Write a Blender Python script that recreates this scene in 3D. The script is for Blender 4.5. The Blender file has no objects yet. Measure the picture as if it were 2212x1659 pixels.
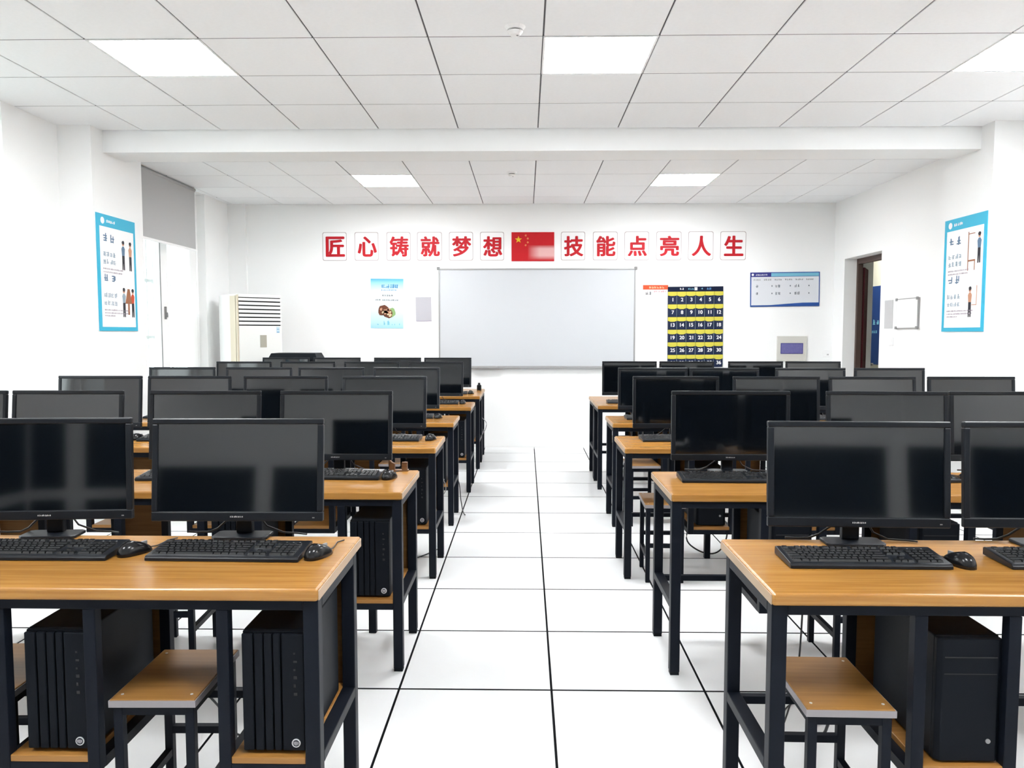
import bpy, math, random
from mathutils import Vector, Matrix

random.seed(7)
S = bpy.context.scene
COL = S.collection
R = math.radians

# ------------------------------------------------------------------ camera
F_PX, W_PX, H_PX = 1671.0, 2212.0, 1659.0
EYE = Vector((0.0, 0.0, 1.413))
yv = Vector(((1136.0 - W_PX / 2) / F_PX, (718.5 - H_PX / 2) / F_PX, 1.0)).normalized()   # world +Y seen in the lens
zv = Vector((0.0, -yv.z, yv.y)).normalized()
xv = yv.cross(zv)
rows = [Vector((xv[i], yv[i], zv[i])) for i in range(3)]                                  # lens axes in the world
cam_data = bpy.data.cameras.new('camera')
cam = bpy.data.objects.new('camera', cam_data)
COL.objects.link(cam)
S.camera = cam
cam_data.sensor_fit = 'HORIZONTAL'
cam_data.sensor_width = 36.0
cam_data.lens = F_PX / W_PX * 36.0
cam_data.clip_start = 0.05
right, up, back = rows[0], -rows[1], -rows[2]
cam.matrix_world = Matrix(((right.x, up.x, back.x, EYE.x), (right.y, up.y, back.y, EYE.y),
                           (right.z, up.z, back.z, EYE.z), (0, 0, 0, 1)))

# ------------------------------------------------------------------ world, exposure
LAMP_STRENGTH = 58.0
SKY_STRENGTH = 6.0
S.view_settings.view_transform = 'Standard'
S.view_settings.look = 'None'
S.view_settings.gamma = 1.0
S.view_settings.exposure = 0.0
S.view_settings.use_curve_mapping = False
S.cycles.use_denoising = True
S.cycles.max_bounces = 10
S.cycles.diffuse_bounces = 6
S.cycles.sample_clamp_indirect = 0.0
world = bpy.data.worlds.new('overcast_sky')
S.world = world
world.use_nodes = True
bg = world.node_tree.nodes['Background']
bg.inputs[0].default_value = (0.93, 0.97, 1.0, 1)
bg.inputs[1].default_value = SKY_STRENGTH


# ------------------------------------------------------------------ materials
PRINT = 0.80    # prints and paints seen under the bright lamps: their own colour is darker than it looks


def srgb(r, g, b):
    def f(c):
        c /= 255.0
        return c / 12.92 if c <= 0.04045 else ((c + 0.055) / 1.055) ** 2.4
    return (f(r) * PRINT, f(g) * PRINT, f(b) * PRINT, 1.0)


def mat(name, col, rough=0.5, spec=0.5, metal=0.0, coat=0.0, noise=None, bump=None):
    """Principled material; noise = (scale, other colour) mottles the colour, bump = (scale, strength)."""
    m = bpy.data.materials.new(name)
    m.use_nodes = True
    nt = m.node_tree
    p = nt.nodes['Principled BSDF']
    if len(col) == 3:
        col = (*col, 1.0)
    p.inputs['Base Color'].default_value = col
    p.inputs['Roughness'].default_value = rough
    p.inputs['Specular IOR Level'].default_value = spec
    p.inputs['Metallic'].default_value = metal
    p.inputs['Coat Weight'].default_value = coat
    p.inputs['Coat Roughness'].default_value = 0.12
    if noise or bump:
        tc = nt.nodes.new('ShaderNodeTexCoord')
    if noise:
        n = nt.nodes.new('ShaderNodeTexNoise')
        n.inputs['Scale'].default_value = noise[0]
        n.inputs['Detail'].default_value = 4
        nt.links.new(tc.outputs['Object'], n.inputs['Vector'])
        mx = nt.nodes.new('ShaderNodeMix')
        mx.data_type = 'RGBA'
        mx.inputs[6].default_value = col
        o = noise[1] if len(noise[1]) == 4 else (*noise[1], 1.0)
        mx.inputs[7].default_value = o
        nt.links.new(n.outputs['Fac'], mx.inputs[0])
        nt.links.new(mx.outputs[2], p.inputs['Base Color'])
    if bump:
        n2 = nt.nodes.new('ShaderNodeTexNoise')
        n2.inputs['Scale'].default_value = bump[0]
        n2.inputs['Detail'].default_value = 3
        nt.links.new(tc.outputs['Object'], n2.inputs['Vector'])
        b = nt.nodes.new('ShaderNodeBump')
        b.inputs['Strength'].default_value = bump[1]
        b.inputs['Distance'].default_value = 0.002
        nt.links.new(n2.outputs['Fac'], b.inputs['Height'])
        nt.links.new(b.outputs['Normal'], p.inputs['Normal'])
    return m


def wood_mat(name, c1, c2, rough=0.3, spec=0.5):
    m = bpy.data.materials.new(name)
    m.use_nodes = True
    nt = m.node_tree
    p = nt.nodes['Principled BSDF']
    p.inputs['Roughness'].default_value = rough
    p.inputs['Specular IOR Level'].default_value = spec
    tc = nt.nodes.new('ShaderNodeTexCoord')
    mp = nt.nodes.new('ShaderNodeMapping')
    mp.inputs['Scale'].default_value = (1.2, 26, 26)
    nt.links.new(tc.outputs['Object'], mp.inputs['Vector'])
    n = nt.nodes.new('ShaderNodeTexNoise')
    n.inputs['Scale'].default_value = 2.6
    n.inputs['Detail'].default_value = 6
    n.inputs['Distortion'].default_value = 0.6
    nt.links.new(mp.outputs['Vector'], n.inputs['Vector'])
    r = nt.nodes.new('ShaderNodeValToRGB')
    r.color_ramp.elements[0].position = 0.3
    r.color_ramp.elements[0].color = c1
    r.color_ramp.elements[1].position = 0.72
    r.color_ramp.elements[1].color = c2
    nt.links.new(n.outputs['Fac'], r.inputs['Fac'])
    nt.links.new(r.outputs['Color'], p.inputs['Base Color'])
    return m


def emit_mat(name, col, strength):
    m = bpy.data.materials.new(name)
    m.use_nodes = True
    p = m.node_tree.nodes['Principled BSDF']
    p.inputs['Base Color'].default_value = (0.9, 0.9, 0.9, 1)
    p.inputs['Emission Color'].default_value = (*col, 1)
    p.inputs['Emission Strength'].default_value = strength
    return m


def glass_mat(name):
    m = bpy.data.materials.new(name)
    m.use_nodes = True
    nt = m.node_tree
    nt.nodes.remove(nt.nodes['Principled BSDF'])
    out = nt.nodes['Material Output']
    tr = nt.nodes.new('ShaderNodeBsdfTransparent')
    tr.inputs[0].default_value = (0.93, 0.96, 0.95, 1)
    gl = nt.nodes.new('ShaderNodeBsdfGlossy')
    gl.inputs['Roughness'].default_value = 0.02
    lw_ = nt.nodes.new('ShaderNodeLayerWeight')
    lw_.inputs[0].default_value = 0.5
    pw_ = nt.nodes.new('ShaderNodeMath')
    pw_.operation = 'POWER'
    pw_.inputs[1].default_value = 5.0
    nt.links.new(lw_.outputs['Facing'], pw_.inputs[0])
    ad_ = nt.nodes.new('ShaderNodeMath')
    ad_.operation = 'ADD'
    ad_.use_clamp = True
    ad_.inputs[1].default_value = 0.04
    nt.links.new(pw_.outputs[0], ad_.inputs[0])
    mx = nt.nodes.new('ShaderNodeMixShader')
    nt.links.new(ad_.outputs[0], mx.inputs[0])
    nt.links.new(tr.outputs[0], mx.inputs[1])
    nt.links.new(gl.outputs[0], mx.inputs[2])
    nt.links.new(mx.outputs[0], out.inputs[0])
    return m


M = {}
M['wall'] = mat('white_wall_paint', (0.86, 0.865, 0.86), 0.75, 0.3, bump=(60, 0.05))
M['ceil'] = mat('ceiling_tile_board', (0.885, 0.90, 0.915), 0.85, 0.2, noise=(45, (0.835, 0.85, 0.865)), bump=(240, 0.25))
M['beam'] = mat('painted_beam', (0.85, 0.86, 0.86), 0.8, 0.3)
M['gap'] = mat('ceiling_gap_shade', (0.13, 0.13, 0.14), 0.8, 0.2)  # shadow in the gaps between panels, put into the dark colour
M['floor'] = mat('white_floor_tile', (0.74, 0.75, 0.755), 0.32, 0.45, noise=(5, (0.70, 0.71, 0.715)), bump=(35, 0.03))
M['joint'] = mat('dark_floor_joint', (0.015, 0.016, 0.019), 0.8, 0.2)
M['steel'] = mat('navy_black_steel', (0.0050, 0.0070, 0.0120), 0.45, 0.13, bump=(300, 0.05))
M['wood'] = wood_mat('orange_beech_laminate', (0.300, 0.130, 0.023, 1), (0.415, 0.205, 0.046, 1), 0.25, 0.5)
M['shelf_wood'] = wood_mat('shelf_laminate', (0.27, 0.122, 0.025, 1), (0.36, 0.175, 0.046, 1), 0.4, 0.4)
M['shaded_wood'] = wood_mat('shaded_back_board', (0.13, 0.06, 0.014, 1), (0.18, 0.09, 0.026, 1), 0.5, 0.2)  # laminate darkened: shade inside the tower bays put into its colour
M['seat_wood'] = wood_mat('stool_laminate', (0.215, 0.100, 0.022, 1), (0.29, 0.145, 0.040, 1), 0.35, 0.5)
M['edge_grey'] = mat('grey_edge_band', (0.26, 0.24, 0.25), 0.5, 0.4)
M['edge_lit'] = mat('lit_edge_strip', (0.40, 0.275, 0.17), 0.4, 0.4)  # light on the end edge put into the colour, paler than the top
M['plastic'] = mat('black_plastic', (0.0065, 0.0085, 0.012), 0.34, 0.26, bump=(500, 0.04))
M['plastic_dull'] = mat('black_plastic_dull', (0.006, 0.0075, 0.010), 0.55, 0.12)
M['screen'] = mat('switched_off_screen', (0.0022, 0.0036, 0.0056), 0.06, 0.88)
M['mouse'] = mat('mouse_plastic', (0.007, 0.0075, 0.009), 0.2, 0.35)
M['key'] = mat('key_plastic', (0.011, 0.012, 0.0135), 0.24, 0.85)
M['case'] = mat('tower_case_steel', (0.006, 0.0078, 0.0115), 0.5, 0.13, bump=(350, 0.08))
M['tower_front'] = mat('tower_front_plastic', (0.0045, 0.006, 0.009), 0.45, 0.10)
M['silver'] = mat('silver_print', (0.6, 0.6, 0.6), 0.35, 0.5, metal=0.3)
M['alu'] = mat('aluminium', (0.36, 0.36, 0.36), 0.4, 0.5, metal=0.5)
M['grey'] = mat('grey_plastic', (0.22, 0.22, 0.22), 0.5, 0.4)
M['white'] = mat('white_plastic', (0.85, 0.85, 0.85), 0.35, 0.5)
M['upvc'] = mat('white_window_frame', (0.88, 0.88, 0.88), 0.35, 0.5)
M['paper'] = mat('white_paper', (0.87, 0.87, 0.87), 0.8, 0.2)
M['paper_grey'] = mat('greyish_paper', (0.60, 0.60, 0.64), 0.8, 0.2)
M['red'] = mat('red_print', srgb(205, 22, 38), 0.6, 0.3)
M['flag_red'] = mat('flag_red', srgb(205, 18, 30), 0.55, 0.3)
M['yellow'] = mat('yellow_print', srgb(240, 205, 40), 0.6, 0.3)
M['cyan'] = mat('cyan_print', srgb(58, 192, 228), 0.55, 0.3)
M['blue_text'] = mat('dull_blue_print', srgb(105, 135, 165), 0.6, 0.3)
M['pale_text'] = mat('pale_grey_print', srgb(165, 185, 200), 0.6, 0.3)
M['line_text'] = mat('faint_print', srgb(190, 178, 190), 0.6, 0.3)
M['ink'] = mat('dark_print', srgb(45, 45, 55), 0.6, 0.3)
M['skin'] = mat('warm_print', srgb(215, 160, 130), 0.6, 0.3)
M['tan'] = mat('tan_print', srgb(170, 110, 75), 0.6, 0.3)
M['orange'] = mat('orange_print', srgb(225, 85, 45), 0.6, 0.3)
M['navy'] = mat('navy_fabric', srgb(20, 30, 58), 0.85, 0.2, bump=(400, 0.1))
M['clear_pocket'] = mat('pocket_window', srgb(22, 36, 70), 0.35, 0.25)
M['lemon'] = mat('lemon_fabric', srgb(214, 205, 82), 0.8, 0.2)
M['violet'] = mat('violet_print', srgb(52, 55, 140), 0.5, 0.4)
M['blue'] = mat('blue_print', srgb(35, 85, 165), 0.5, 0.4)
M['sky_print'] = mat('sky_blue_print', srgb(130, 200, 225), 0.55, 0.3)
M['pale_blue'] = mat('pale_blue_print', srgb(205, 228, 238), 0.55, 0.3)
M['sign_face'] = mat('pale_sign_face', (0.66, 0.68, 0.72), 0.5, 0.3)
M['mid_blue'] = mat('mid_blue_print', srgb(30, 130, 190), 0.55, 0.3)
M['cream'] = mat('cream_plastic', srgb(222, 210, 188), 0.5, 0.4)
M['ac_white'] = mat('appliance_white', (0.84, 0.84, 0.83), 0.35, 0.5)
M['ac_panel'] = mat('appliance_panel', (0.74, 0.74, 0.715), 0.4, 0.4)
M['dark'] = mat('dark_slot', (0.02, 0.021, 0.022), 0.6, 0.3)
M['blind'] = mat('grey_blind_fabric', (0.44, 0.44, 0.44), 0.85, 0.2, bump=(500, 0.1))
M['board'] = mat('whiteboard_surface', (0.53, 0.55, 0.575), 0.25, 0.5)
M['door_brown'] = mat('brown_door_frame', srgb(88, 70, 64), 0.5, 0.4)
M['door_red'] = wood_mat('dark_red_door', srgb(62, 22, 28), srgb(76, 30, 36), 0.8, 0.08)
M['corridor'] = mat('corridor_paint', (0.50, 0.50, 0.44), 0.8, 0.3)
M['corridor_blue'] = mat('corridor_sign_blue', srgb(30, 62, 125), 0.5, 0.4)
M['beige'] = mat('beige_panel', srgb(222, 220, 212), 0.5, 0.4)
M['pwin'] = mat('violet_panel_window', srgb(92, 90, 158), 0.3, 0.5, noise=(60, srgb(125, 122, 180)))
M['cable'] = mat('black_cable', (0.012, 0.012, 0.014), 0.4, 0.5)
M['cable_grey'] = mat('grey_cable', (0.25, 0.25, 0.26), 0.4, 0.5)
M['green_food'] = mat('green_print', srgb(150, 185, 120), 0.6, 0.3)
M['brown_food'] = mat('brown_print', srgb(110, 62, 42), 0.6, 0.3)
M['cream_food'] = mat('cream_print', srgb(240, 215, 175), 0.6, 0.3)
M['glass'] = glass_mat('window_glass')
M['lamp'] = emit_mat('led_diffuser', (0.97, 0.985, 1.0), LAMP_STRENGTH)
M['dark_glass'] = mat('dark_rear_panel', (0.006, 0.007, 0.009), 0.3, 0.4)
M['brown_wood'] = wood_mat('brown_wood_block', srgb(95, 62, 38), srgb(140, 98, 60), 0.5, 0.3)


# ------------------------------------------------------------------ mesh helpers
class MB:
    def __init__(s):
        s.v, s.f, s.mi = [], [], []
        s.cur = 0
        s.strokes = False

    def add(s, vs, fs):
        n = len(s.v)
        s.v.extend(vs)
        s.f.extend([tuple(i + n for i in f) for f in fs])
        s.mi.extend([s.cur] * len(fs))
        return s

    def box(s, x0, y0, z0, x1, y1, z1):
        return s.add([(x0, y0, z0), (x1, y0, z0), (x1, y1, z0), (x0, y1, z0), (x0, y0, z1), (x1, y0, z1), (x1, y1, z1), (x0, y1, z1)],
                     [(0, 3, 2, 1), (4, 5, 6, 7), (0, 1, 5, 4), (1, 2, 6, 5), (2, 3, 7, 6), (3, 0, 4, 7)])

    def frustum(s, b, t, z0, z1):
        """b, t = (x0, y0, x1, y1) rectangles at z0 and z1."""
        return s.add([(b[0], b[1], z0), (b[2], b[1], z0), (b[2], b[3], z0), (b[0], b[3], z0),
                      (t[0], t[1], z1), (t[2], t[1], z1), (t[2], t[3], z1), (t[0], t[3], z1)],
                     [(0, 3, 2, 1), (4, 5, 6, 7), (0, 1, 5, 4), (1, 2, 6, 5), (2, 3, 7, 6), (3, 0, 4, 7)])

    def prism(s, poly, a0, a1, axis='z'):
        """poly: counter-clockwise 2-D outline; axis z: (x, y), x: (y, z), y: (x, z)."""
        n = len(poly)
        if axis == 'z':
            P = [(a, b, a0) for a, b in poly] + [(a, b, a1) for a, b in poly]
        elif axis == 'x':
            P = [(a0, a, b) for a, b in poly] + [(a1, a, b) for a, b in poly]
        else:
            P = [(a, a1, b) for a, b in poly] + [(a, a0, b) for a, b in poly]
        fs = [tuple(range(n - 1, -1, -1)), tuple(range(n, 2 * n))]
        fs += [(i, (i + 1) % n, n + (i + 1) % n, n + i) for i in range(n)]
        return s.add(P, fs)

    def disc(s, cx, cy, r, z0, z1, n=20, r2=None):
        r2 = r if r2 is None else r2
        b = [(cx + r * math.cos(2 * math.pi * i / n), cy + r * math.sin(2 * math.pi * i / n), z0) for i in range(n)]
        t = [(cx + r2 * math.cos(2 * math.pi * i / n), cy + r2 * math.sin(2 * math.pi * i / n), z1) for i in range(n)]
        fs = [tuple(range(n - 1, -1, -1)), tuple(range(n, 2 * n))] + [(i, (i + 1) % n, n + (i + 1) % n, n + i) for i in range(n)]
        return s.add(b + t, fs)

    def tube(s, pts, r, n=6):
        pts = [Vector(p) for p in pts]
        vs, fs = [], []
        for i, p in enumerate(pts):
            d = (pts[min(i + 1, len(pts) - 1)] - pts[max(i - 1, 0)]).normalized()
            a = d.cross(Vector((0, 0, 1)))
            if a.length < 1e-3:
                a = d.cross(Vector((1, 0, 0)))
            a.normalize()
            b = d.cross(a)
            for k in range(n):
                t = 2 * math.pi * k / n
                vs.append(tuple(p + a * (r * math.cos(t)) + b * (r * math.sin(t))))
        for i in range(len(pts) - 1):
            for k in range(n):
                fs.append((i * n + k, i * n + (k + 1) % n, (i + 1) * n + (k + 1) % n, (i + 1) * n + k))
        fs.append(tuple(range(n)))
        fs.append(tuple((len(pts) - 1) * n + k for k in range(n - 1, -1, -1)))
        return s.add(vs, fs)

    def mesh(s, name, mats, smooth=False):
        me = bpy.data.meshes.new(name)
        me.from_pydata(s.v, [], s.f)
        for m in (mats if isinstance(mats, (list, tuple)) else [mats]):
            me.materials.append(m)
        if len(me.materials) > 1:
            for p, i in zip(me.polygons, s.mi):
                p.material_index = i
        if smooth:
            for p in me.polygons:
                p.use_smooth = True
        me.update()
        return me

    def build(s, name, mats, parent=None, loc=(0, 0, 0), rot=(0, 0, 0), bevel=0.0, smooth=False, seg=2):
        o = link(name, s.mesh(name, mats, smooth), parent, loc, rot, bevel, seg)
        if s.strokes:
            o['kind'] = 'stuff'       # strokes of tiny print, joined
        return o


def link(name, me, parent=None, loc=(0, 0, 0), rot=(0, 0, 0), bevel=0.0, seg=2):
    o = bpy.data.objects.new(name, me)
    COL.objects.link(o)
    o.parent = parent
    o.location = loc
    o.rotation_euler = rot
    if bevel:
        b = o.modifiers.new('bevel', 'BEVEL')
        b.width = bevel
        b.segments = seg
        b.limit_method = 'ANGLE'
    return o


def tag(o, label=None, cat=None, group=None, kind=None):
    for k, v in (('label', label), ('category', cat), ('group', group), ('kind', kind)):
        if v:
            o[k] = v
    return o


def thing(name, label, cat, loc=(0, 0, 0), rot=(0, 0, 0), group=None):
    o = bpy.data.objects.new(name, None)
    COL.objects.link(o)
    o.empty_display_size = 0.1
    o.location = loc
    o.rotation_euler = rot
    return tag(o, label, cat, group)


def kids(o):
    return [c for c in COL.objects if c.parent == o]


TREES = {}


def copy_tree(root, loc, rot=(0, 0, 0), scale=None, label=None):
    """A copy of a thing with copies of its parts and sub-parts; meshes are shared."""
    if root.name not in TREES:
        TREES[root.name] = [(c, kids(c)) for c in kids(root)]
    r = root.copy()
    COL.objects.link(r)
    r.location = loc
    r.rotation_euler = rot
    if scale:
        r.scale = scale
    if label:
        r['label'] = label
    for c, subs in TREES[root.name]:
        d = c.copy()
        COL.objects.link(d)
        d.parent = r
        for g in subs:
            e = g.copy()
            COL.objects.link(e)
            e.parent = d
    return r


def text_mesh(txt, size, m, extrude=0.001, bold=0.0, align='CENTER'):
    cu = bpy.data.curves.new('lettering', 'FONT')
    cu.body = txt
    cu.size = size
    cu.extrude = extrude
    cu.offset = bold
    cu.align_x = align
    cu.align_y = 'CENTER'
    o = bpy.data.objects.new('lettering', cu)
    COL.objects.link(o)
    dg = bpy.context.evaluated_depsgraph_get()
    me = bpy.data.meshes.new_from_object(o.evaluated_get(dg))
    bpy.data.objects.remove(o)
    bpy.data.curves.remove(cu)
    me.materials.clear()
    me.materials.append(m)
    return me


def center_mesh(me):
    xs = [v.co.x for v in me.vertices]
    ys = [v.co.y for v in me.vertices]
    if xs:
        cx, cy = (min(xs) + max(xs)) / 2, (min(ys) + max(ys)) / 2
        for v in me.vertices:
            v.co.x -= cx
            v.co.y -= cy
    return me


def embolden(me, d):
    """Thicken lettering by laying shifted copies of its own outline over it."""
    v0 = [tuple(v.co) for v in me.vertices]
    f0 = [tuple(p.vertices) for p in me.polygons]
    vs, fs = [], []
    for (dx, dy) in ((0, 0), (d, 0), (-d, 0), (0, d * .6), (0, -d * .6), (d * .7, d * .4), (-d * .7, d * .4), (d * .7, -d * .4), (-d * .7, -d * .4)):
        n = len(vs)
        vs += [(x + dx, y + dy, z + 0.0004 * len(fs) / max(1, len(f0))) for x, y, z in v0]
        fs += [tuple(i + n for i in f) for f in f0]
    out = bpy.data.meshes.new(me.name)
    out.from_pydata(vs, [], fs)
    for m in me.materials:
        out.materials.append(m)
    return out


def marks(mb, x, y, h, n, rnd, gap=1.25, z0=0.002, z1=0.003, wide=0.95):
    """A line of n small illegible characters, each a handful of strokes, from (x, y) rightwards."""
    mb.strokes = True
    for k in range(n):
        cx = x + k * h * gap
        w = h * wide
        t = h * 0.13
        for j in range(rnd.choice((2, 3))):
            yy = y + h * (0.08 + 0.82 * (j + rnd.random() * 0.3) / 3)
            a = rnd.random() * 0.25
            mb.box(cx + w * a, yy, z0, cx + w * (0.75 + rnd.random() * 0.25), yy + t, z1)
        for j in range(rnd.choice((1, 2, 2))):
            xx = cx + w * (0.1 + 0.75 * rnd.random())
            b = rnd.random() * 0.3
            mb.box(xx, y + h * b, z0, xx + t, y + h * (0.75 + rnd.random() * 0.25), z1 + 0.0005 + 0.0004 * j)
    return mb


FACE_BACK = (R(90), 0, 0)          # local x right, y up, z out of a wall seen looking along +Y
FACE_LEFT = (R(90), 0, R(90))      # on the left wall
FACE_RIGHT = (R(90), 0, R(-90))    # on the right wall

# ------------------------------------------------------------------ the setting
CH = 2.97
XL, XR, YB, YR = -3.53, 3.73, 9.5, -2.0
XL2 = -3.63
TOP = 3.3


def struct(name, mb, m, parent=None, **k):
    o = mb.build(name, m, parent, **k)
    if parent is None:
        o['kind'] = 'structure'
    return o


# floor: dark raised-floor bed, then each tile of its own with open joints
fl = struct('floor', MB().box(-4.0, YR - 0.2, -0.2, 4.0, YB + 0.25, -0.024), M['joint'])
fx = [0.103 + 0.605 * k for k in range(-7, 7)]
fy = [2.981 + 0.6035 * k for k in range(-9, 12)]
cuts_x = [-3.78] + [x for x in fx if -3.7 < x < 3.69] + [3.97]
cuts_y = [YR] + [y for y in fy if YR + 0.05 < y < YB - 0.05] + [YB]
tile_cache = {}
for i in range(len(cuts_x) - 1):
    for j in range(len(cuts_y) - 1):
        w, d = cuts_x[i + 1] - cuts_x[i] - 0.009, cuts_y[j + 1] - cuts_y[j] - 0.013
        key = (round(w, 3), round(d, 3))
        if key not in tile_cache:
            b = 0.0010
            tm = MB()
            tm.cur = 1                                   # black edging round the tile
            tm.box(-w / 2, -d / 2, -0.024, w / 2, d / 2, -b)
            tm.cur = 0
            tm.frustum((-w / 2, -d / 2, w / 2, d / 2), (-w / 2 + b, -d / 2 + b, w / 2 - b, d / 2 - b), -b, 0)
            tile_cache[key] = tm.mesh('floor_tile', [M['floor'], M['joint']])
        link('floor_tile', tile_cache[key], fl, ((cuts_x[i] + cuts_x[i + 1]) / 2, (cuts_y[j] + cuts_y[j + 1]) / 2, 0))

# ceiling: two bays of board panels over grid bars coloured dark as gap shadow, split by the beam
LIGHTS = [(-2.045, 4.49, 0.59), (0.395, 4.49, 0.59), (2.835, 4.49, 0.59), (-1.435, 8.065, 0.62), (1.615, 8.065, 0.62),
          (-2.045, 0.9, 0.59), (0.395, 0.9, 0.59), (2.835, 0.9, 0.59)]
ce = struct('ceiling', MB().box(-4.0, YR - 0.2, CH + 0.03, 4.0, YB + 0.25, TOP), M['gap'])
cx = [0.09 + 0.61 * k for k in range(-6, 7)]
cxs = [-3.78] + [x for x in cx if -3.75 < x < 3.72] + [3.85]
panel_cache = {}
for ys in ([YR] + [5.39 - 0.6 * k for k in range(12, -1, -1)] + [6.03], [6.37, 6.52, 7.14, 7.75, 8.38, 9.0, YB]):
    for i in range(len(cxs) - 1):
        for j in range(len(ys) - 1):
            mx_, my_ = (cxs[i] + cxs[i + 1]) / 2, (ys[j] + ys[j + 1]) / 2
            if any(abs(mx_ - lx) < 0.25 and abs(my_ - ly) < 0.25 for lx, ly, _ in LIGHTS):
                continue
            w, d = cxs[i + 1] - cxs[i] - 0.009, ys[j + 1] - ys[j] - 0.010
            key = (round(w, 3), round(d, 3))
            if key not in panel_cache:
                b = 0.002
                panel_cache[key] = MB().frustum((-w / 2 + b, -d / 2 + b, w / 2 - b, d / 2 - b), (-w / 2, -d / 2, w / 2, d / 2), 0, b).box(-w / 2, -d / 2, b, w / 2, d / 2, 0.016).mesh('ceiling_panel', M['ceil'])
            link('ceiling_panel', panel_cache[key], ce, (mx_, my_, CH))
    for x in cxs[1:-1]:
        MB().box(x - 0.007, ys[0], CH + 0.006, x + 0.007, ys[-1], CH + 0.02).build('grid_bar', M['gap'], ce)
    for y in ys[1:-1]:
        MB().box(cxs[0], y - 0.006, CH + 0.002, cxs[-1], y + 0.005, CH + 0.02).build('grid_bar', M['gap'], ce)

struct('ground_outside', MB().box(-60, -40, -4.2, -4.3, 60, -4.0), mat('outdoor_ground', (0.30, 0.31, 0.29), 0.9, 0.1))
struct('ceiling_beam', MB().box(-3.6, 6.035, 2.803, 3.74, 6.37, TOP), M['beam'])
struct('wall_back', MB().box(-4.0, YB, -0.2, 4.2, YB + 0.25, TOP).box(-3.64, 9.455, 0, -3.41, YB, CH), M['wall'])
# left wall with its two window openings
WSILL = 0.86
lw = MB()
lw.box(-3.83, YR, 0, XL, 3.2, TOP).box(-3.83, 3.2, 0, XL, 5.25, WSILL).box(-3.83, 5.25, 0, XL, 5.88, TOP)
lw.box(-3.87, 6.63, 0, XL2, 8.78, WSILL).box(-3.87, 8.78, 0, XL2, YB, TOP)
lw.box(-3.83, 3.2, CH - 0.01, XL - 0.02, 5.25, TOP).box(-3.87, 6.63, CH - 0.01, XL2 - 0.02, 8.78, TOP)
wl_ = struct('wall_left', lw, M['wall'])
struct('pillar', MB().box(-3.87, 5.87, 0, -3.275, 6.63, TOP), M['wall'])
struct('pillar', MB().box(3.45, 5.87, 0, 3.97, 6.55, TOP), M['wall'])
# right wall with the door opening
rw = MB()
rw.box(XR, YR, 0, 3.97, 5.87, TOP).box(XR, 6.55, 0, 3.97, 8.25, TOP).box(XR, 9.195, 0, 3.97, YB, TOP).box(XR, 8.25, 2.272, 3.97, 9.195, TOP)
wr_ = struct('wall_right', rw, M['wall'])
# rear wall behind the photographer, with the dark panels the screens mirror
re_ = struct('wall_rear', MB().box(-4.0, YR - 0.25, -0.2, 4.0, YR, TOP), M['wall'])
for a, b in ((-3.5, -3.23), (-3.07, -2.21), (-2.06, -1.20), (-1.05, -0.19), (-0.04, 0.82), (0.97, 1.60), (1.75, 2.80), (2.98, 3.70)):
    MB().box(a, YR, 0.45, b, YR + 0.03, 1.05).build('wall_panel', M['dark_glass'], re_, bevel=0.004)
    MB().box(a, YR, 0.02, b, YR + 0.03, 0.36).build('wall_panel', M['dark_glass'], re_, bevel=0.004)

for a, b in ((-1.9, -0.45), (-0.3, 1.2)):
    for z0, z1 in ((0.45, 1.05), (0.02, 0.36)):
        MB().box(XL, a, z0, XL + 0.03, b, z1).build('wall_panel', M['dark_glass'], wl_, bevel=0.004)
        MB().box(XR - 0.03, a, z0, XR, b, z1).build('wall_panel', M['dark_glass'], wr_, bevel=0.004)

# windows ---------------------------------------------------------------
w1 = struct('window_1', MB().box(-3.82, 6.63, WSILL, -3.72, 8.78, WSILL + 0.05).box(-3.82, 6.63, 2.9, -3.72, 8.78, 2.96)
            .box(-3.82, 6.63, WSILL + 0.05, -3.72, 6.68, 2.9).box(-3.82, 8.73, WSILL + 0.05, -3.72, 8.78, 2.9), M['upvc'], bevel=0.004)


def sash(parent, xa, y0, y1, z0, z1, s0=0.06, s1=0.06):
    f = MB().box(xa, y0, z0, xa + 0.035, y0 + s0, z1).box(xa, y1 - s1, z0, xa + 0.035, y1, z1)
    f.box(xa, y0 + s0, z0, xa + 0.035, y1 - s1, z0 + 0.06).box(xa, y0 + s0, z1 - 0.06, xa + 0.035, y1 - s1, z1)
    o = f.build('sash', M['upvc'], parent, bevel=0.004)
    MB().box(xa + 0.014, y0 + s0, z0 + 0.06, xa + 0.020, y1 - s1, z1 - 0.06).build('pane', M['glass'], o)
    return o


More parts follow.
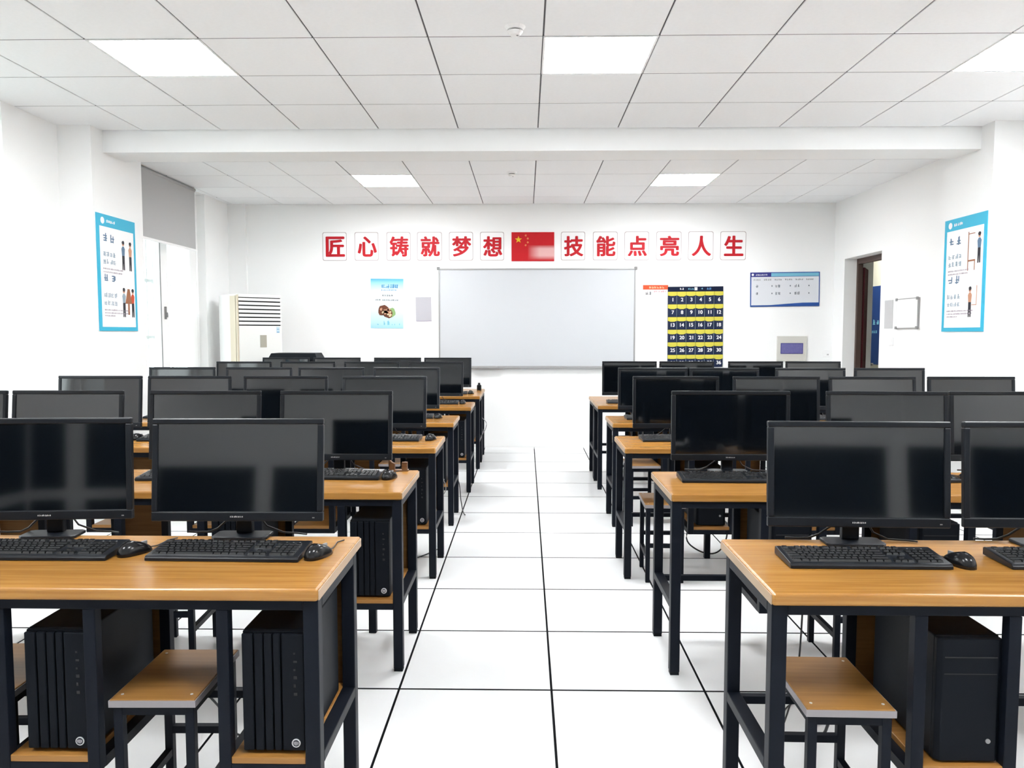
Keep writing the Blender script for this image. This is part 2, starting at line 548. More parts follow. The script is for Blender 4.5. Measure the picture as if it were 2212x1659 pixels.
sash(w1, -3.80, 6.68, 7.93, WSILL + 0.05, 2.9)
sb = sash(w1, -3.757, 7.86, 8.73, WSILL + 0.05, 2.9, 0.17, 0.16)
MB().box(-3.722, 7.93, 1.55, -3.705, 7.955, 1.68).box(-3.705, 7.935, 1.57, -3.690, 7.95, 1.62).build('handle', M['grey'], sb, bevel=0.003)
MB().box(-3.722, 7.852, WSILL + 0.05, -3.716, 7.864, 2.9).build('seal', M['grey'], w1)
gb = MB()
for k in range(15):
    gb.box(-4.02, 6.75 + 0.14 * k, 0.6, -4.005, 6.765 + 0.14 * k, 3.0)
for z in (0.75, 1.35, 1.95, 2.55):
    gb.box(-4.025, 6.6, z, -4.0, 8.9, z + 0.03)
g = gb.build('grille', mat('outdoor_grille', (0.55, 0.57, 0.58), 0.5), w1)
g['kind'] = 'stuff'
w2 = struct('window_2', MB().box(-3.80, 3.2, WSILL, -3.70, 5.25, WSILL + 0.05).box(-3.80, 3.2, 2.9, -3.70, 5.25, 2.96)
            .box(-3.80, 3.2, WSILL + 0.05, -3.70, 3.25, 2.9).box(-3.80, 5.2, WSILL + 0.05, -3.70, 5.25, 2.9), M['upvc'], bevel=0.004)
sash(w2, -3.785, 3.25, 4.27, WSILL + 0.05, 2.9)
sash(w2, -3.74, 4.21, 5.2, WSILL + 0.05, 2.9)
for (yc, wy, xw) in ((7.7, 2.1, -3.9), (4.22, 2.0, -3.86)):
    pl = bpy.data.lights.new('daylight_portal', 'AREA')
    pl.shape = 'RECTANGLE'
    pl.size, pl.size_y = 2.05, wy
    pl.cycles.is_portal = True
    po = bpy.data.objects.new('daylight_portal', pl)
    COL.objects.link(po)
    po.location = (xw, yc, 1.9)
    po.rotation_euler = (0, R(-90), 0)

# door and corridor ------------------------------------------------------
d1 = struct('door_1', MB().box(3.87, 9.155, 0, 3.93, 9.195, 2.272).box(3.87, 8.25, 0, 3.93, 8.29, 2.272).box(3.87, 8.29, 2.21, 3.93, 9.155, 2.272), M['door_brown'], bevel=0.004)
leaf = MB().box(0, -0.02, 0.01, 0.86, 0.02, 2.17).build('door_leaf', M['door_red'], d1, (3.935, 9.165, 0), (0, 0, R(61.5)), bevel=0.003)
MB().box(0.76, -0.06, 1.0, 0.79, -0.02, 1.03).box(0.68, -0.075, 1.0, 0.79, -0.055, 1.03).build('handle', M['alu'], leaf, bevel=0.004)
struct('wall_corridor', MB().box(5.2, 6.0, -0.2, 5.4, 16.0, TOP).box(3.97, 16.0, -0.2, 5.4, 16.2, TOP).box(3.97, 5.8, -0.2, 5.4, 6.0, TOP)
       .box(3.97, YB + 0.25, -0.2, 4.17, 16.0, TOP), M['corridor'])
struct('floor_corridor', MB().box(3.97, 6.0, -0.2, 5.2, 16.0, 0), M['floor'])
struct('ceiling_corridor', MB().box(3.97, 6.0, 2.9, 5.2, 16.0, TOP), M['ceil'])
cs = thing('corridor_sign', 'blue sign board with pale lettering on the corridor wall beyond the open door', 'sign', (5.2, 11.72, 1.5), FACE_RIGHT)
MB().box(-0.45, -0.56, 0, 0.45, 0.60, 0.02).build('board', M['corridor_blue'], cs, bevel=0.003)
mb = MB()
rnd = random.Random(3)
marks(mb, -0.3, 0.02, 0.09, 5, rnd, z0=0.02, z1=0.022)
marks(mb, -0.3, -0.1, 0.05, 8, rnd, z0=0.02, z1=0.022)
mb.build('lettering', M['sky_print'], cs)

# ceiling lights ----------------------------------------------------------
names = ['first', 'second', 'third']
for k, (lx, ly, ld) in enumerate(LIGHTS):
    lab = ['square white ceiling light panel lit above the left desks, near bay', 'square white ceiling light panel lit over the aisle, near bay',
           'square white ceiling light panel lit at the right edge, near bay', 'lit ceiling light panel beyond the beam, over the left desks',
           'lit ceiling light panel beyond the beam, over the right desks',
           'lit ceiling light panel overhead behind the near bay, left', 'lit ceiling light panel overhead behind the near bay, middle',
           'lit ceiling light panel overhead behind the near bay, right'][k]
    t = thing('ceiling_light', lab, 'light', (lx, ly, CH), group='square light panels in the ceiling')
    a, b = 0.3035, ld / 2 + 0.003
    fr = MB().box(-a, -b, -0.002, a, -b + 0.012, 0.02).box(-a, b - 0.012, 0, a, b, 0.02).box(-a, -b + 0.012, 0, -a + 0.012, b - 0.012, 0.02).box(a - 0.012, -b + 0.012, 0, a, b - 0.012, 0.02)
    fr.build('frame', M['white'], t)
    MB().box(-a + 0.012, -b + 0.012, 0.003, a - 0.012, b - 0.012, 0.012).build('diffuser', M['lamp'], t)
# lamp over the corridor
t = thing('ceiling_light', 'lit ceiling light panel in the corridor beyond the door', 'light', (4.6, 11.0, 2.9))
MB().box(-0.3, -0.3, -0.02, 0.3, 0.3, -0.008).build('diffuser', emit_mat('corridor_lamp', (1, 0.97, 0.9), 40), t)
MB().box(-0.31, -0.31, -0.012, 0.31, 0.31, 0).build('frame', M['white'], t)

for (x, y, lab) in ((-0.057, 4.06, 'round white smoke detector on the near ceiling bay, beside the middle light'),
                    (-0.14, 7.64, 'small round white smoke detector on the ceiling beyond the beam')):
    t = thing('smoke_detector', lab, 'smoke detector', (x, y, CH))
    MB().disc(0, 0, 0.040, -0.016, 0, 24, 0.054).build('base', M['white'], t)
    MB().disc(0, 0, 0.030, -0.024, -0.016, 24).build('slot', M['grey'], t)
    MB().disc(0, 0, 0.026, -0.042, -0.024, 24, 0.041).build('cap', M['white'], t)
    MB().disc(0.012, 0, 0.006, -0.044, -0.042, 10).build('indicator', M['grey'], t)

# roller blind ------------------------------------------------------------
t = thing('roller_blind', 'grey roller blind half lowered over the far left window', 'blind', (-3.575, 7.55, 2.31))
MB().box(-0.002, -0.84, 0, 0.002, 0.84, 0.62).build('fabric', M['blind'], t)
MB().tube([(-0.012, -0.86, 0.635), (-0.012, 0.86, 0.635)], 0.022, 12).build('roller', M['blind'], t, smooth=True)
MB().box(-0.012, -0.85, -0.022, 0.012, 0.85, 0.002).build('bottom_bar', M['white'], t, bevel=0.004)
MB().tube([(0.01, 0.845, 0.63), (0.012, 0.845, -0.7)], 0.003, 6).build('pull_cord', M['white'], t)

# ------------------------------------------------------------------ desks
ZT = 0.76        # desk top
DESK_L = 2.41


def make_desk(side, loc, label):
    """local origin: aisle-side front corner of the leg on the floor; the desk runs to +x (right) or -x (left of the aisle)."""
    t = thing('computer_desk', label, 'desk', loc, group='rows of computer desks')
    sgn = 1 if side == 'R' else -1

    def bx(a0, y0, z0, a1, y1, z1, mb=None):
        mb = mb or MB()
        x0, x1 = sorted((a0 * sgn, a1 * sgn))
        return mb.box(x0, y0, z0, x1, y1, z1)
    # laminate top, with the light on its aisle end painted as a paler strip
    bx(0.0, -0.015, ZT - 0.032, DESK_L, 0.505, ZT).build('tabletop', M['wood'], t, bevel=0.007, seg=3)
    bx(-0.0025, -0.008, ZT - 0.030, 0.0, 0.498, ZT - 0.005).build('edge_strip', M['edge_lit'], t)
    za = ZT - 0.033
    L = 0.04
    for a in (0.003, DESK_L - L - 0.003):
        for y in (0.0, 0.41):
            bx(a, y, 0.012, a + L, y + L, za).build('leg', M['steel'], t, bevel=0.003)
            bx(a + 0.002, y + 0.002, 0.0, a + L - 0.002, y + L - 0.002, 0.012).build('foot', M['plastic_dull'], t)
        bx(a, 0.04, za - 0.03, a + L, 0.41, za).build('side_rail', M['steel'], t, bevel=0.002)
        bx(a, 0.04, 0.275, a + L, 0.41, 0.305).build('side_rail', M['steel'], t, bevel=0.002)
    bx(0.043, 0.003, za - 0.028, DESK_L - 0.043, 0.035, za).build('front_rail', M['steel'], t, bevel=0.002)
    bx(0.043, 0.415, za - 0.028, DESK_L - 0.043, 0.447, za).build('back_rail', M['steel'], t, bevel=0.002)
    bx(0.043, 0.418, 0.262, DESK_L - 0.043, 0.443, 0.287).build('stretcher', M['steel'], t, bevel=0.002)
    for k in range(4):
        # tower compartment of station k
        if side == 'L':
            a0 = 0.585 * k if k else 0.0
            a1 = a0 + 0.27
        else:
            a0 = 0.6 * k + 0.365
            a1 = 0.6 * k + 0.632 if k < 3 else DESK_L
        U = 0.032
        first = side == 'L' and k == 0
        last = side == 'R' and k == 3
        i0 = a0 + (0.043 if first else U)
        i1 = a1 - (0.043 if last else U)
        for (a, skip) in ((a0, first), (a1 - U, last)):
            if skip:
                continue
            bx(a, 0.002, 0.262, a + U, 0.034, za - 0.028).build('upright', M['steel'], t, bevel=0.002)
            bx(a, 0.413, 0.288, a + U, 0.416 + 0.028, za - 0.028).build('upright', M['steel'], t, bevel=0.002)
            bx(a, 0.034, 0.262, a + U, 0.413, 0.29).build('shelf_rail', M['steel'], t)
        bx(i0, 0.004, 0.262, i1, 0.032, 0.287).build('shelf_rail', M['steel'], t)
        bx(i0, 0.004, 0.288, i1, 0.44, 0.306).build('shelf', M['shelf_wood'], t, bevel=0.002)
        bx(i0, 0.448, 0.30, i1, 0.460, za - 0.03).build('back_panel', M['shaded_wood'], t)
        if k in (0, 2):
            bx(a1 - 0.075, 0.41, 0.0, a1 - 0.04, 0.445, 0.262).build('support_post', M['steel'], t, bevel=0.002)
    return t


ORD = ['front', 'second', 'third', 'fourth', 'fifth', 'sixth']
ROWS_L = [(-0.53, 1.935), (-0.508, 3.135), (-0.512, 4.355), (-0.525, 5.575), (-0.482, 6.76), (-0.475, 7.945)]
ROWS_R = [(0.62, 1.925), (0.593, 3.12), (0.563, 4.37), (0.627, 5.565), (0.645, 6.91)]
deskL = make_desk('L', (ROWS_L[0][0], ROWS_L[0][1], 0), 'wood-topped black steel computer desk, front row left of the aisle')
deskR = make_desk('R', (ROWS_R[0][0], ROWS_R[0][1], 0), 'wood-topped black steel computer desk, front row right of the aisle')
for k in range(1, 6):
    copy_tree(deskL, (ROWS_L[k][0], ROWS_L[k][1], 0), label='wood-topped black steel computer desk, %s row left of the aisle' % ORD[k])
for k in range(1, 5):
    copy_tree(deskR, (ROWS_R[k][0], ROWS_R[k][1], 0), label='wood-topped black steel computer desk, %s row right of the aisle' % ORD[k])
copy_tree(deskL, (-0.478, 8.47, 0), (0, 0, 0), (0.955, 1, 1), label='bare computer desk pushed against the back of the sixth left row')
copy_tree(deskR, (0.648, 7.43, 0), label='bare computer desk pushed against the back of the fifth right row')

# ------------------------------------------------------------------ monitors
MON_W, MON_H, MON_Z = 0.535, 0.322, 0.062


def make_monitor(label, tilt):
    t = thing('computer_monitor', label, 'monitor', group='flat computer monitors on the desks')
    c = (0, 0.0, MON_Z + MON_H / 2)
    rot = (R(-tilt), 0, 0)
    hw, hh = MON_W / 2, MON_H / 2
    bz = MB()
    bz.box(-hw, 0, hh - 0.018, hw, 0.020, hh).box(-hw, 0, -hh, hw, 0.020, -hh + 0.030)
    bz.box(-hw, 0, -hh + 0.030, -hw + 0.019, 0.020, hh - 0.018).box(hw - 0.019, 0, -hh + 0.030, hw, 0.020, hh - 0.018)
    bz.build('bezel', M['plastic'], t, c, rot, bevel=0.0035)
    sh = MB()
    sh.add([(-hw + .004, .020, -hh + .004), (hw - .004, .020, -hh + .004), (hw - .004, .020, hh - .004), (-hw + .004, .020, hh - .004),
            (-hw + .03, .036, -hh + .02), (hw - .03, .036, -hh + .02), (hw - .03, .036, hh - .02), (-hw + .03, .036, hh - .02)],
           [(0, 1, 2, 3), (7, 6, 5, 4), (4, 5, 1, 0), (5, 6, 2, 1), (6, 7, 3, 2), (7, 4, 0, 3)])
    sh.box(-0.09, 0.036, -0.08, 0.09, 0.05, 0.06)
    sh.build('back_shell', M['plastic_dull'], t, c, rot)
    MB().box(-hw + 0.019, 0.005, -hh + 0.030, hw - 0.019, 0.012, hh - 0.018).build('screen', M['screen'], t, c, rot)
    lg = marks(MB(), -0.021, -0.003, 0.0055, 7, random.Random(11), gap=1.08, z0=0.0, z1=0.0012)
    lg.build('brand_mark', M['silver'], t, (c[0], -0.0006 - (hh - 0.015) * math.sin(R(tilt)), c[2] - (hh - 0.015) * math.cos(R(tilt))), (R(90 - tilt), 0, 0))
    MB().box(0.235, -0.001, -hh + 0.010, 0.242, 0.001, -hh + 0.013).build('power_button', M['grey'], t, c, rot)
    MB().box(-0.026, 0.050, 0.008, 0.026, 0.075, 0.20).build('stand_neck', M['plastic'], t, bevel=0.004)
    base = MB().prism([(-0.088, 0.005), (-0.075, -0.008), (0.075, -0.008), (0.088, 0.005), (0.088, 0.07), (0.075, 0.08), (-0.075, 0.08), (-0.088, 0.07)], 0, 0.010)
    base.build('stand_base', M['plastic'], t, bevel=0.003)
    cb = MB()
    cb.tube([(0.04, 0.045, 0.13), (0.045, 0.055, 0.07), (0.07, 0.06, 0.03), (0.12, 0.07, 0.006), (0.17, 0.062, 0.005), (0.20, 0.05, 0.005)], 0.003)
    cb.tube([(-0.03, 0.045, 0.13), (-0.045, 0.055, 0.06), (-0.09, 0.07, 0.02), (-0.12, 0.075, 0.006), (-0.16, 0.072, 0.006), (-0.19, 0.078, 0.006)], 0.0035)
    cb.build('cable', M['cable'], t, smooth=True)
    MB().box(-0.055, 0.04, 0.055, -0.035, 0.055, 0.085).build('plug', M['white'], t, bevel=0.003)
    return t


MONS_L = [[-0.906, -1.520], [-0.882, -1.496, -2.145, -2.695], [-0.881, -1.498, -2.103, -2.667],
          [-0.931, -1.520, -2.089, -2.693], [-0.841, -1.440, -2.041, -2.640], [-0.848, -1.395, -2.055, -2.615]]
MONS_R = [[1.013, 1.603], [0.947, 1.665, 2.227], [0.928, 1.546, 2.136, 2.739], [0.976, 1.525, 2.182, 2.783], [0.977, 1.515, 2.160, 2.699]]
MW_L = [0.539, 0.5235, 0.527, 0.52, 0.515, 0.513]
MW_R = [0.546, 0.544, 0.531, 0.53, 0.513]
DM_L = [0.455, 0.465, 0.485, 0.475, 0.49, 0.455]
DM_R = [0.42, 0.45, 0.41, 0.385, 0.39]
DM_L = [min(d, 0.42) if i else d for i, d in enumerate(DM_L)]
WHICH = ['nearest the aisle', 'second from the aisle', 'third from the aisle', 'fourth from the aisle']
TILTS = {'left': [[5.3, 2.4], [6.5, 6, 6, 6], [8, 4, 5, 5], [7, 6, 6, 4], [7, 6, 6, 4], [7, 6, 6, 6]],
         'right': [[4, 4], [2, 6, 5], [2, 4, 6, 5], [2, 2, 4, 4], [2, 2, 2, 4]]}
protos = {}
for side, rws, mons, mws, dms in (('left', ROWS_L, MONS_L, MW_L, DM_L), ('right', ROWS_R, MONS_R, MW_R, DM_R)):
    for i, xs in enumerate(mons):
        for j, x in enumerate(xs):
            lab = 'black switched-off monitor %s on the %s %s desk' % (WHICH[j], ORD[i], side)
            tilt = TILTS[side][i][j]
            yaw = {('left', 0, 1): 4.5, ('left', 0, 0): 1.0, ('right', 0, 0): -1.6, ('right', 1, 1): -3, ('right', 1, 2): -2}.get((side, i, j), random.uniform(-0.8, 0.8))
            loc = (x, rws[i][1] + dms[i], ZT)
            sc = (mws[i] / MON_W, 1, 1)
            if tilt not in protos:
                p = make_monitor(lab, tilt)
                p.location, p.rotation_euler, p.scale = loc, (0, 0, R(yaw)), sc
                protos[tilt] = p
            else:
                copy_tree(protos[tilt], loc, (0, 0, R(yaw)), sc, lab)

# ------------------------------------------------------------------ keyboards and mice
KP = 0.0181
SLOPE = (0.0265 - 0.0155) / 0.132


def key_layout():
    keys = []
    x0 = -15 * KP / 2 - 0.074
    ys = [0.0495, 0.0245, 0.0245 - KP, 0.0245 - 2 * KP, 0.0245 - 3 * KP, 0.0245 - 4 * KP]

    def run(y, x, widths):
        for w in widths:
            if w > 0:
                keys.append((x + w * KP / 2, y, w))
            x += abs(w) * KP
    run(ys[0], x0, [1, -1, 1, 1, 1, 1, -0.5, 1, 1, 1, 1, -0.5, 1, 1, 1, 1])
    run(ys[1], x0, [1] * 13 + [2])
    run(ys[2], x0, [1.5] + [1] * 12 + [1.5])
    run(ys[3], x0, [1.75] + [1] * 11 + [2.25])
    run(ys[4], x0, [2.25] + [1] * 10 + [2.75])
    run(ys[5], x0, [1.25, 1.25, 1.25, 6.25, 1.25, 1.25, 1.25, 1.25])
    x1 = x0 + 15 * KP + 0.008
    run(ys[0], x1, [1, 1, 1])
    run(ys[1], x1, [1, 1, 1])
    run(ys[2], x1, [1, 1, 1])
    run(ys[4], x1, [-1, 1])
    run(ys[5], x1, [1, 1, 1])
    x2 = x1 + 3 * KP + 0.008
    run(ys[1], x2, [1, 1, 1, 1])
    run(ys[2], x2, [1, 1, 1, 1])
    run(ys[3], x2, [1, 1, 1, 1])
    run(ys[4], x2, [1, 1, 1, 1])
    run(ys[5], x2, [2, 1, 1])
    return keys


KEYS = key_layout()


def key_z(y):
    return 0.0155 + (y + 0.066) * SLOPE


def key_box(mb, x, y, z, w):
    a, d = w * KP / 2 - 0.0008, KP / 2 - 0.0008
    return mb.frustum((x - a, y - d, x + a, y + d), (x - a + 0.002, y - d + 0.002, x + a - 0.002, y + d - 0.001), z - 0.002, z + 0.0055)


def make_keyboard(label, separate):
    t = thing('keyboard', label, 'keyboard', group='black keyboards on the desks')
    MB().prism([(-0.0725, 0.001), (0.0725, 0.003), (0.0725, 0.024), (0.066, 0.0265), (-0.066, 0.0155), (-0.0725, 0.010)], -0.2225, 0.2225, 'x').build('body', M['plastic'], t, bevel=0.002)
    if separate:
        cache = {}
        for (x, y, w) in KEYS:
            if w not in cache:
                cache[w] = key_box(MB(), 0, 0, 0, w).mesh('key', M['key'])
            link('key', cache[w], t, (x, y, key_z(y)))
    else:
        mb = MB()
        for (x, y, w) in KEYS:
            key_box(mb, x, y, key_z(y), w)
        mb.build('keys', M['key'], t)['kind'] = 'stuff'
    lt = MB()
    for k in range(3):
        lt.box(0.150 + 0.02 * k, 0.047, 0.0255, 0.154 + 0.02 * k, 0.050, 0.0262)
    lt.build('indicator', M['silver'], t)
    for s in (-1, 1):
        MB().box(s * 0.18 - 0.012, 0.055, 0.0, s * 0.18 + 0.012, 0.062, 0.006).build('foot', M['plastic_dull'], t)
    MB().tube([(-0.12, 0.072, 0.014), (-0.13, 0.082, 0.005), (-0.145, 0.10, 0.004), (-0.15, 0.112, 0.004)], 0.002).build('cable', M['cable'], t, smooth=True)
    return t


def make_mouse(label):
    t = thing('mouse', label, 'mouse', group='black mice beside the keyboards')
    nu, nv = 20, 8
    vs, fs = [], []
    for j in range(nv + 1):
        ph = (math.pi / 2) * j / nv
        for i in range(nu):
            th = 2 * math.pi * i / nu
            rr = math.cos(ph) ** 0.7
            px = 0.031 * rr * math.cos(th) * (1 - 0.10 * math.cos(2 * th))
            py = 0.054 * rr * math.sin(th)
            pz = 0.041 * math.sin(ph) ** 0.9 * (1 - 1.6 * max(0, py + 0.01) / 0.2)
            vs.append((px, py, pz))
    for j in range(nv):
        for i in range(nu):
            a, b = j * nu + i, j * nu + (i + 1) % nu
            fs.append((a, b, b + nu, a + nu))
    fs.append(tuple(range(nu - 1, -1, -1)))
    MB().add(vs, fs).build('shell', M['mouse'], t, smooth=True)
    MB().box(-0.0035, 0.022, 0.018, 0.0035, 0.040, 0.031).build('scroll_wheel', M['grey'], t, bevel=0.002)
    MB().tube([(0, 0.052, 0.008), (-0.004, 0.075, 0.004), (-0.02, 0.11, 0.003), (-0.035, 0.14, 0.003), (-0.03, 0.17, 0.003)], 0.0018).build('cable', M['cable'], t, smooth=True)
    return t


def dms_ok(side, i):
    return side == 'left' or i < 3


kb_far = kb_near = ms0 = None
KB_X = {('left', 0, 0): -0.868, ('left', 0, 1): -1.425, ('right', 0, 0): 0.957, ('right', 0, 1): 1.565, ('right', 1, 0): 0.905, ('left', 1, 0): -0.872}
for side, rws, mons in (('left', ROWS_L, MONS_L), ('right', ROWS_R, MONS_R)):
    for i, xs in enumerate(mons):
        for j, x in enumerate(xs):
            kx = KB_X.get((side, i, j), x + (random.uniform(-0.03, 0.02) if i < 3 else 0))
            ky = rws[i][1] + (0.29 if i == 0 else 0.30 if dms_ok(side, i) else 0.27) + (0 if i == 0 else random.uniform(-0.02, 0.02))
            rz = {('left', 0, 0): -1.0, ('right', 0, 0): -0.5}.get((side, i, j), random.uniform(-2, 2))
            if side == 'right' and i == 0:
                ky = rws[i][1] + 0.262
            lab = 'black keyboard before the monitor %s on the %s %s desk' % (WHICH[j], ORD[i], side)
            if i == 0:
                if kb_near is None:
                    kb_near = make_keyboard(lab, True)
                    kb_near.location, kb_near.rotation_euler = (kx, ky, ZT), (0, 0, R(rz))
                else:
                    copy_tree(kb_near, (kx, ky, ZT), (0, 0, R(rz)), None, lab)
            elif kb_far is None:
                kb_far = make_keyboard(lab, False)
                kb_far.location, kb_far.rotation_euler = (kx, ky, ZT), (0, 0, R(rz))
            else:
                copy_tree(kb_far, (kx, ky, ZT), (0, 0, R(rz)), None, lab)
            mx = kx + 0.283 + random.uniform(-0.008, 0.012)
            my = ky + random.uniform(-0.02, 0.015)
            mz = random.uniform(-18, 10)
            if (side, i, j) == ('left', 0, 0):
                mx, my, mz = -0.606, 2.215, -22
            if (side, i, j) == ('left', 0, 1):
                mx, my, mz = -1.158, 2.235, -28
            if (side, i, j) == ('right', 0, 0):
                mx, my, mz = 1.222, 2.165, 14
            if (side, i, j) == ('left', 1, 0):
                mx, my, mz = -0.612, 3.43, -15
            if i > 2:
                mx = kx + 0.262
            if i > 2 and j > 0:
                continue
            lab = 'black mouse by the keyboard %s on the %s %s desk' % (WHICH[j], ORD[i], side)
            if ms0 is None:
                ms0 = make_mouse(lab)
                ms0.location, ms0.rotation_euler = (mx, my, ZT), (0, 0, R(mz))
            else:
                copy_tree(ms0, (mx, my, ZT), (0, 0, R(mz)), None, lab)

# ------------------------------------------------------------------ computer towers
TW, TD, TH = 0.165, 0.36, 0.33


def make_tower(label, ribbed):
    """local origin: bottom centre of the front face."""
    t = thing('computer_tower', label, 'computer', group='computer towers under the desks')
    h = TW / 2
    MB().box(-h, 0.022, 0.004, h, TD, TH).build('case', M['case'], t, bevel=0.004)
    if ribbed:
        MB().box(-h, 0.012, 0.006, h, 0.022, TH - 0.002).build('front_panel', M['tower_front'], t, bevel=0.003)
        for (a, b) in ((-h, -0.052), (-0.050, -0.026), (-0.024, -0.002), (0.0, 0.020), (0.022, h)):
            MB().box(a + 0.001, 0.0, 0.010, b - 0.001, 0.012, TH - 0.006).build('rib', M['tower_front'], t, bevel=0.003)
        pb = MB()
        for k in range(6):
            z = 0.27 - 0.022 * k
            pb.box(0.054, -0.0012, z, 0.059 + (0.004 if k % 2 else 0), 0.0, z + (0.008 if k > 2 else 0.005))
        pb.build('port', M['dark'], t)
        e = MB().disc(0.058, 0.032, 0.0115, 0.0, 0.002, 20).build('badge', M['silver'], t, rot=(R(90), 0, 0))
        b2 = MB().disc(0.058, 0.032, 0.0088, 0.002, 0.0026, 20)
        b2.build('badge_face', M['ink'], e)
        MB().box(0.052, 0.029, 0.0026, 0.0535, 0.036, 0.0032).box(0.0555, 0.027, 0.0026, 0.057, 0.037, 0.0032).box(0.059, 0.027, 0.0026, 0.0605, 0.037, 0.0032).box(0.0625, 0.029, 0.0026, 0.064, 0.036, 0.0032).build('badge_bars', M['silver'], e)
    else:
        MB().prism([(-h, 0.022), (-h, 0.010), (-h + 0.012, 0.0), (h - 0.012, 0.0), (h, 0.010), (h, 0.022)], 0.006, TH - 0.004).build('front_panel', M['tower_front'], t, bevel=0.002)
        MB().box(-h + 0.016, -0.0015, TH - 0.052, h - 0.016, 0.0, TH - 0.049).box(-h + 0.016, -0.0015, TH - 0.095, h - 0.016, 0.0, TH - 0.093).build('drive_slot', M['dark'], t)
        MB().disc(0.05, 0.06, 0.006, 0.0, 0.003, 14).build('power_button', M['grey'], t, rot=(R(90), 0, 0))
    for s in (-1, 1):
        for y in (0.04, TD - 0.04):
            MB().box(s * 0.06 - 0.012, y - 0.012, 0.0, s * 0.06 + 0.012, y + 0.012, 0.004).build('foot', M['plastic_dull'], t)
    return t


def bay_x(side, xe, k):
    if side == 'left':
        a0 = 0.585 * k
        lo = a0 + (0.043 if k == 0 else 0.032)
        return xe - (lo + a0 + 0.27 - 0.032) / 2
    return xe + (0.6 * k + 0.397 + (0.6 * k + 0.60 if k < 3 else DESK_L - 0.043)) / 2


tw = {}
for side, rws in (('left', ROWS_L), ('right', ROWS_R)):
    for i, (xe, yf) in enumerate(rws):
        for k in range(2 if i < 2 else 1) if side == 'left' else range(2 if i == 0 else (2 if i == 1 else 1)):
            x = bay_x(side, xe, k)
            if (side, i, k) == ('left', 0, 0):
                x = -0.6590
            if (side, i, k) == ('left', 0, 1):
                x = -1.232
            if (side, i, k) == ('right', 0, 0):
                x = 1.1365
            ribbed = side == 'left'
            if ribbed:
                lab = 'black tower with ribbed front, %s bay under the %s left desk' % (['aisle-end', 'second'][k], ORD[i])
            else:
                lab = 'plain black tower, %s bay under the %s right desk' % (['first', 'second'][k], ORD[i])
            loc = (x, yf + 0.018, 0.3065)
            if ribbed not in tw:
                tw[ribbed] = make_tower(lab, ribbed)
                tw[ribbed].location = loc
            else:
                copy_tree(tw[ribbed], loc, (0, 0, 0), None, lab)

# ------------------------------------------------------------------ stools
def make_stool(label):
    t = thing('stool', label, 'stool', group='wood-topped stools under the desks')
    w, d, h = 0.225, 0.325, 0.45
    a, b = w / 2, d / 2
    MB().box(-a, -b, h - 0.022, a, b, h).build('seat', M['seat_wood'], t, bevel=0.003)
    e = MB()
    e.box(-a - 0.002, -b - 0.002, h - 0.021, a + 0.002, -b, h - 0.003).box(-a - 0.002, b, h - 0.021, a + 0.002, b + 0.002, h - 0.003)
    e.box(-a - 0.002, -b, h - 0.021, -a, b, h - 0.003).box(a, -b, h - 0.021, a + 0.002, b, h - 0.003)
    e.build('edge_strip', M['edge_grey'], t)
    L = 0.024
    for sx in (-1, 1):
        for sy in (-1, 1):
            cx_, cy_ = sx * (a - 0.018), sy * (b - 0.018)
            MB().box(cx_ - L / 2, cy_ - L / 2, 0, cx_ + L / 2, cy_ + L / 2, h - 0.022).build('leg', M['steel'], t, bevel=0.002)
            MB().disc(sx * (a - 0.02), sy * (b - 0.03), 0.004, h, h + 0.0012, 10).build('screw', M['silver'], t)
    for s in (-1, 1):
        x = s * (a - 0.018)
        y = s * (b - 0.018)
        MB().box(x - 0.01, -b + 0.03, h - 0.046, x + 0.01, b - 0.03, h - 0.022).build('top_rail', M['steel'], t)
        MB().box(-a + 0.03, y - 0.01, h - 0.046, a - 0.03, y + 0.01, h - 0.022).build('top_rail', M['steel'], t)
        MB().box(x - 0.01, -b + 0.03, 0.13, x + 0.01, b - 0.03, 0.152).build('stretcher', M['steel'], t)
        MB().box(-a + 0.03, y - 0.01, 0.20, a - 0.03, y + 0.01, 0.222).build('stretcher', M['steel'], t)
    return t


st = None
STOOLS = [('left', 0, 0, -0.985, 2.12, 1), ('left', 0, 1, -1.50, 2.16, 2), ('right', 0, 0, 0.838, 2.10, -1),
          ('left', 1, 0, -0.955, 3.36, 0), ('left', 1, 1, -1.53, 3.35, 3), ('right', 1, 1, 1.40, 3.34, 0),
          ('left', 2, 0, -0.965, 4.575, 2), ('right', 2, 0, 0.79, 4.46, -2), ('left', 3, 0, -0.97, 5.79, 0), ('right', 3, 0, 0.86, 5.74, 2),
          ('right', 4, 0, 0.87, 7.08, -2), ('left', 4, 0, -0.93, 6.97, 0), ('right', 2, 1, 1.40, 4.58, 1), ('left', 0, 2, -2.10, 2.16, -1)]
for side, i, k, x, y, rz in STOOLS:
    lab = 'wood-topped black stool under the %s %s desk, %s' % (ORD[i], side, WHICH[k])
    if st is None:
        st = make_stool(lab)
        st.location, st.rotation_euler = (x, y, 0), (0, 0, R(rz))
    else:
        copy_tree(st, (x, y, 0), (0, 0, R(rz)), None, lab)

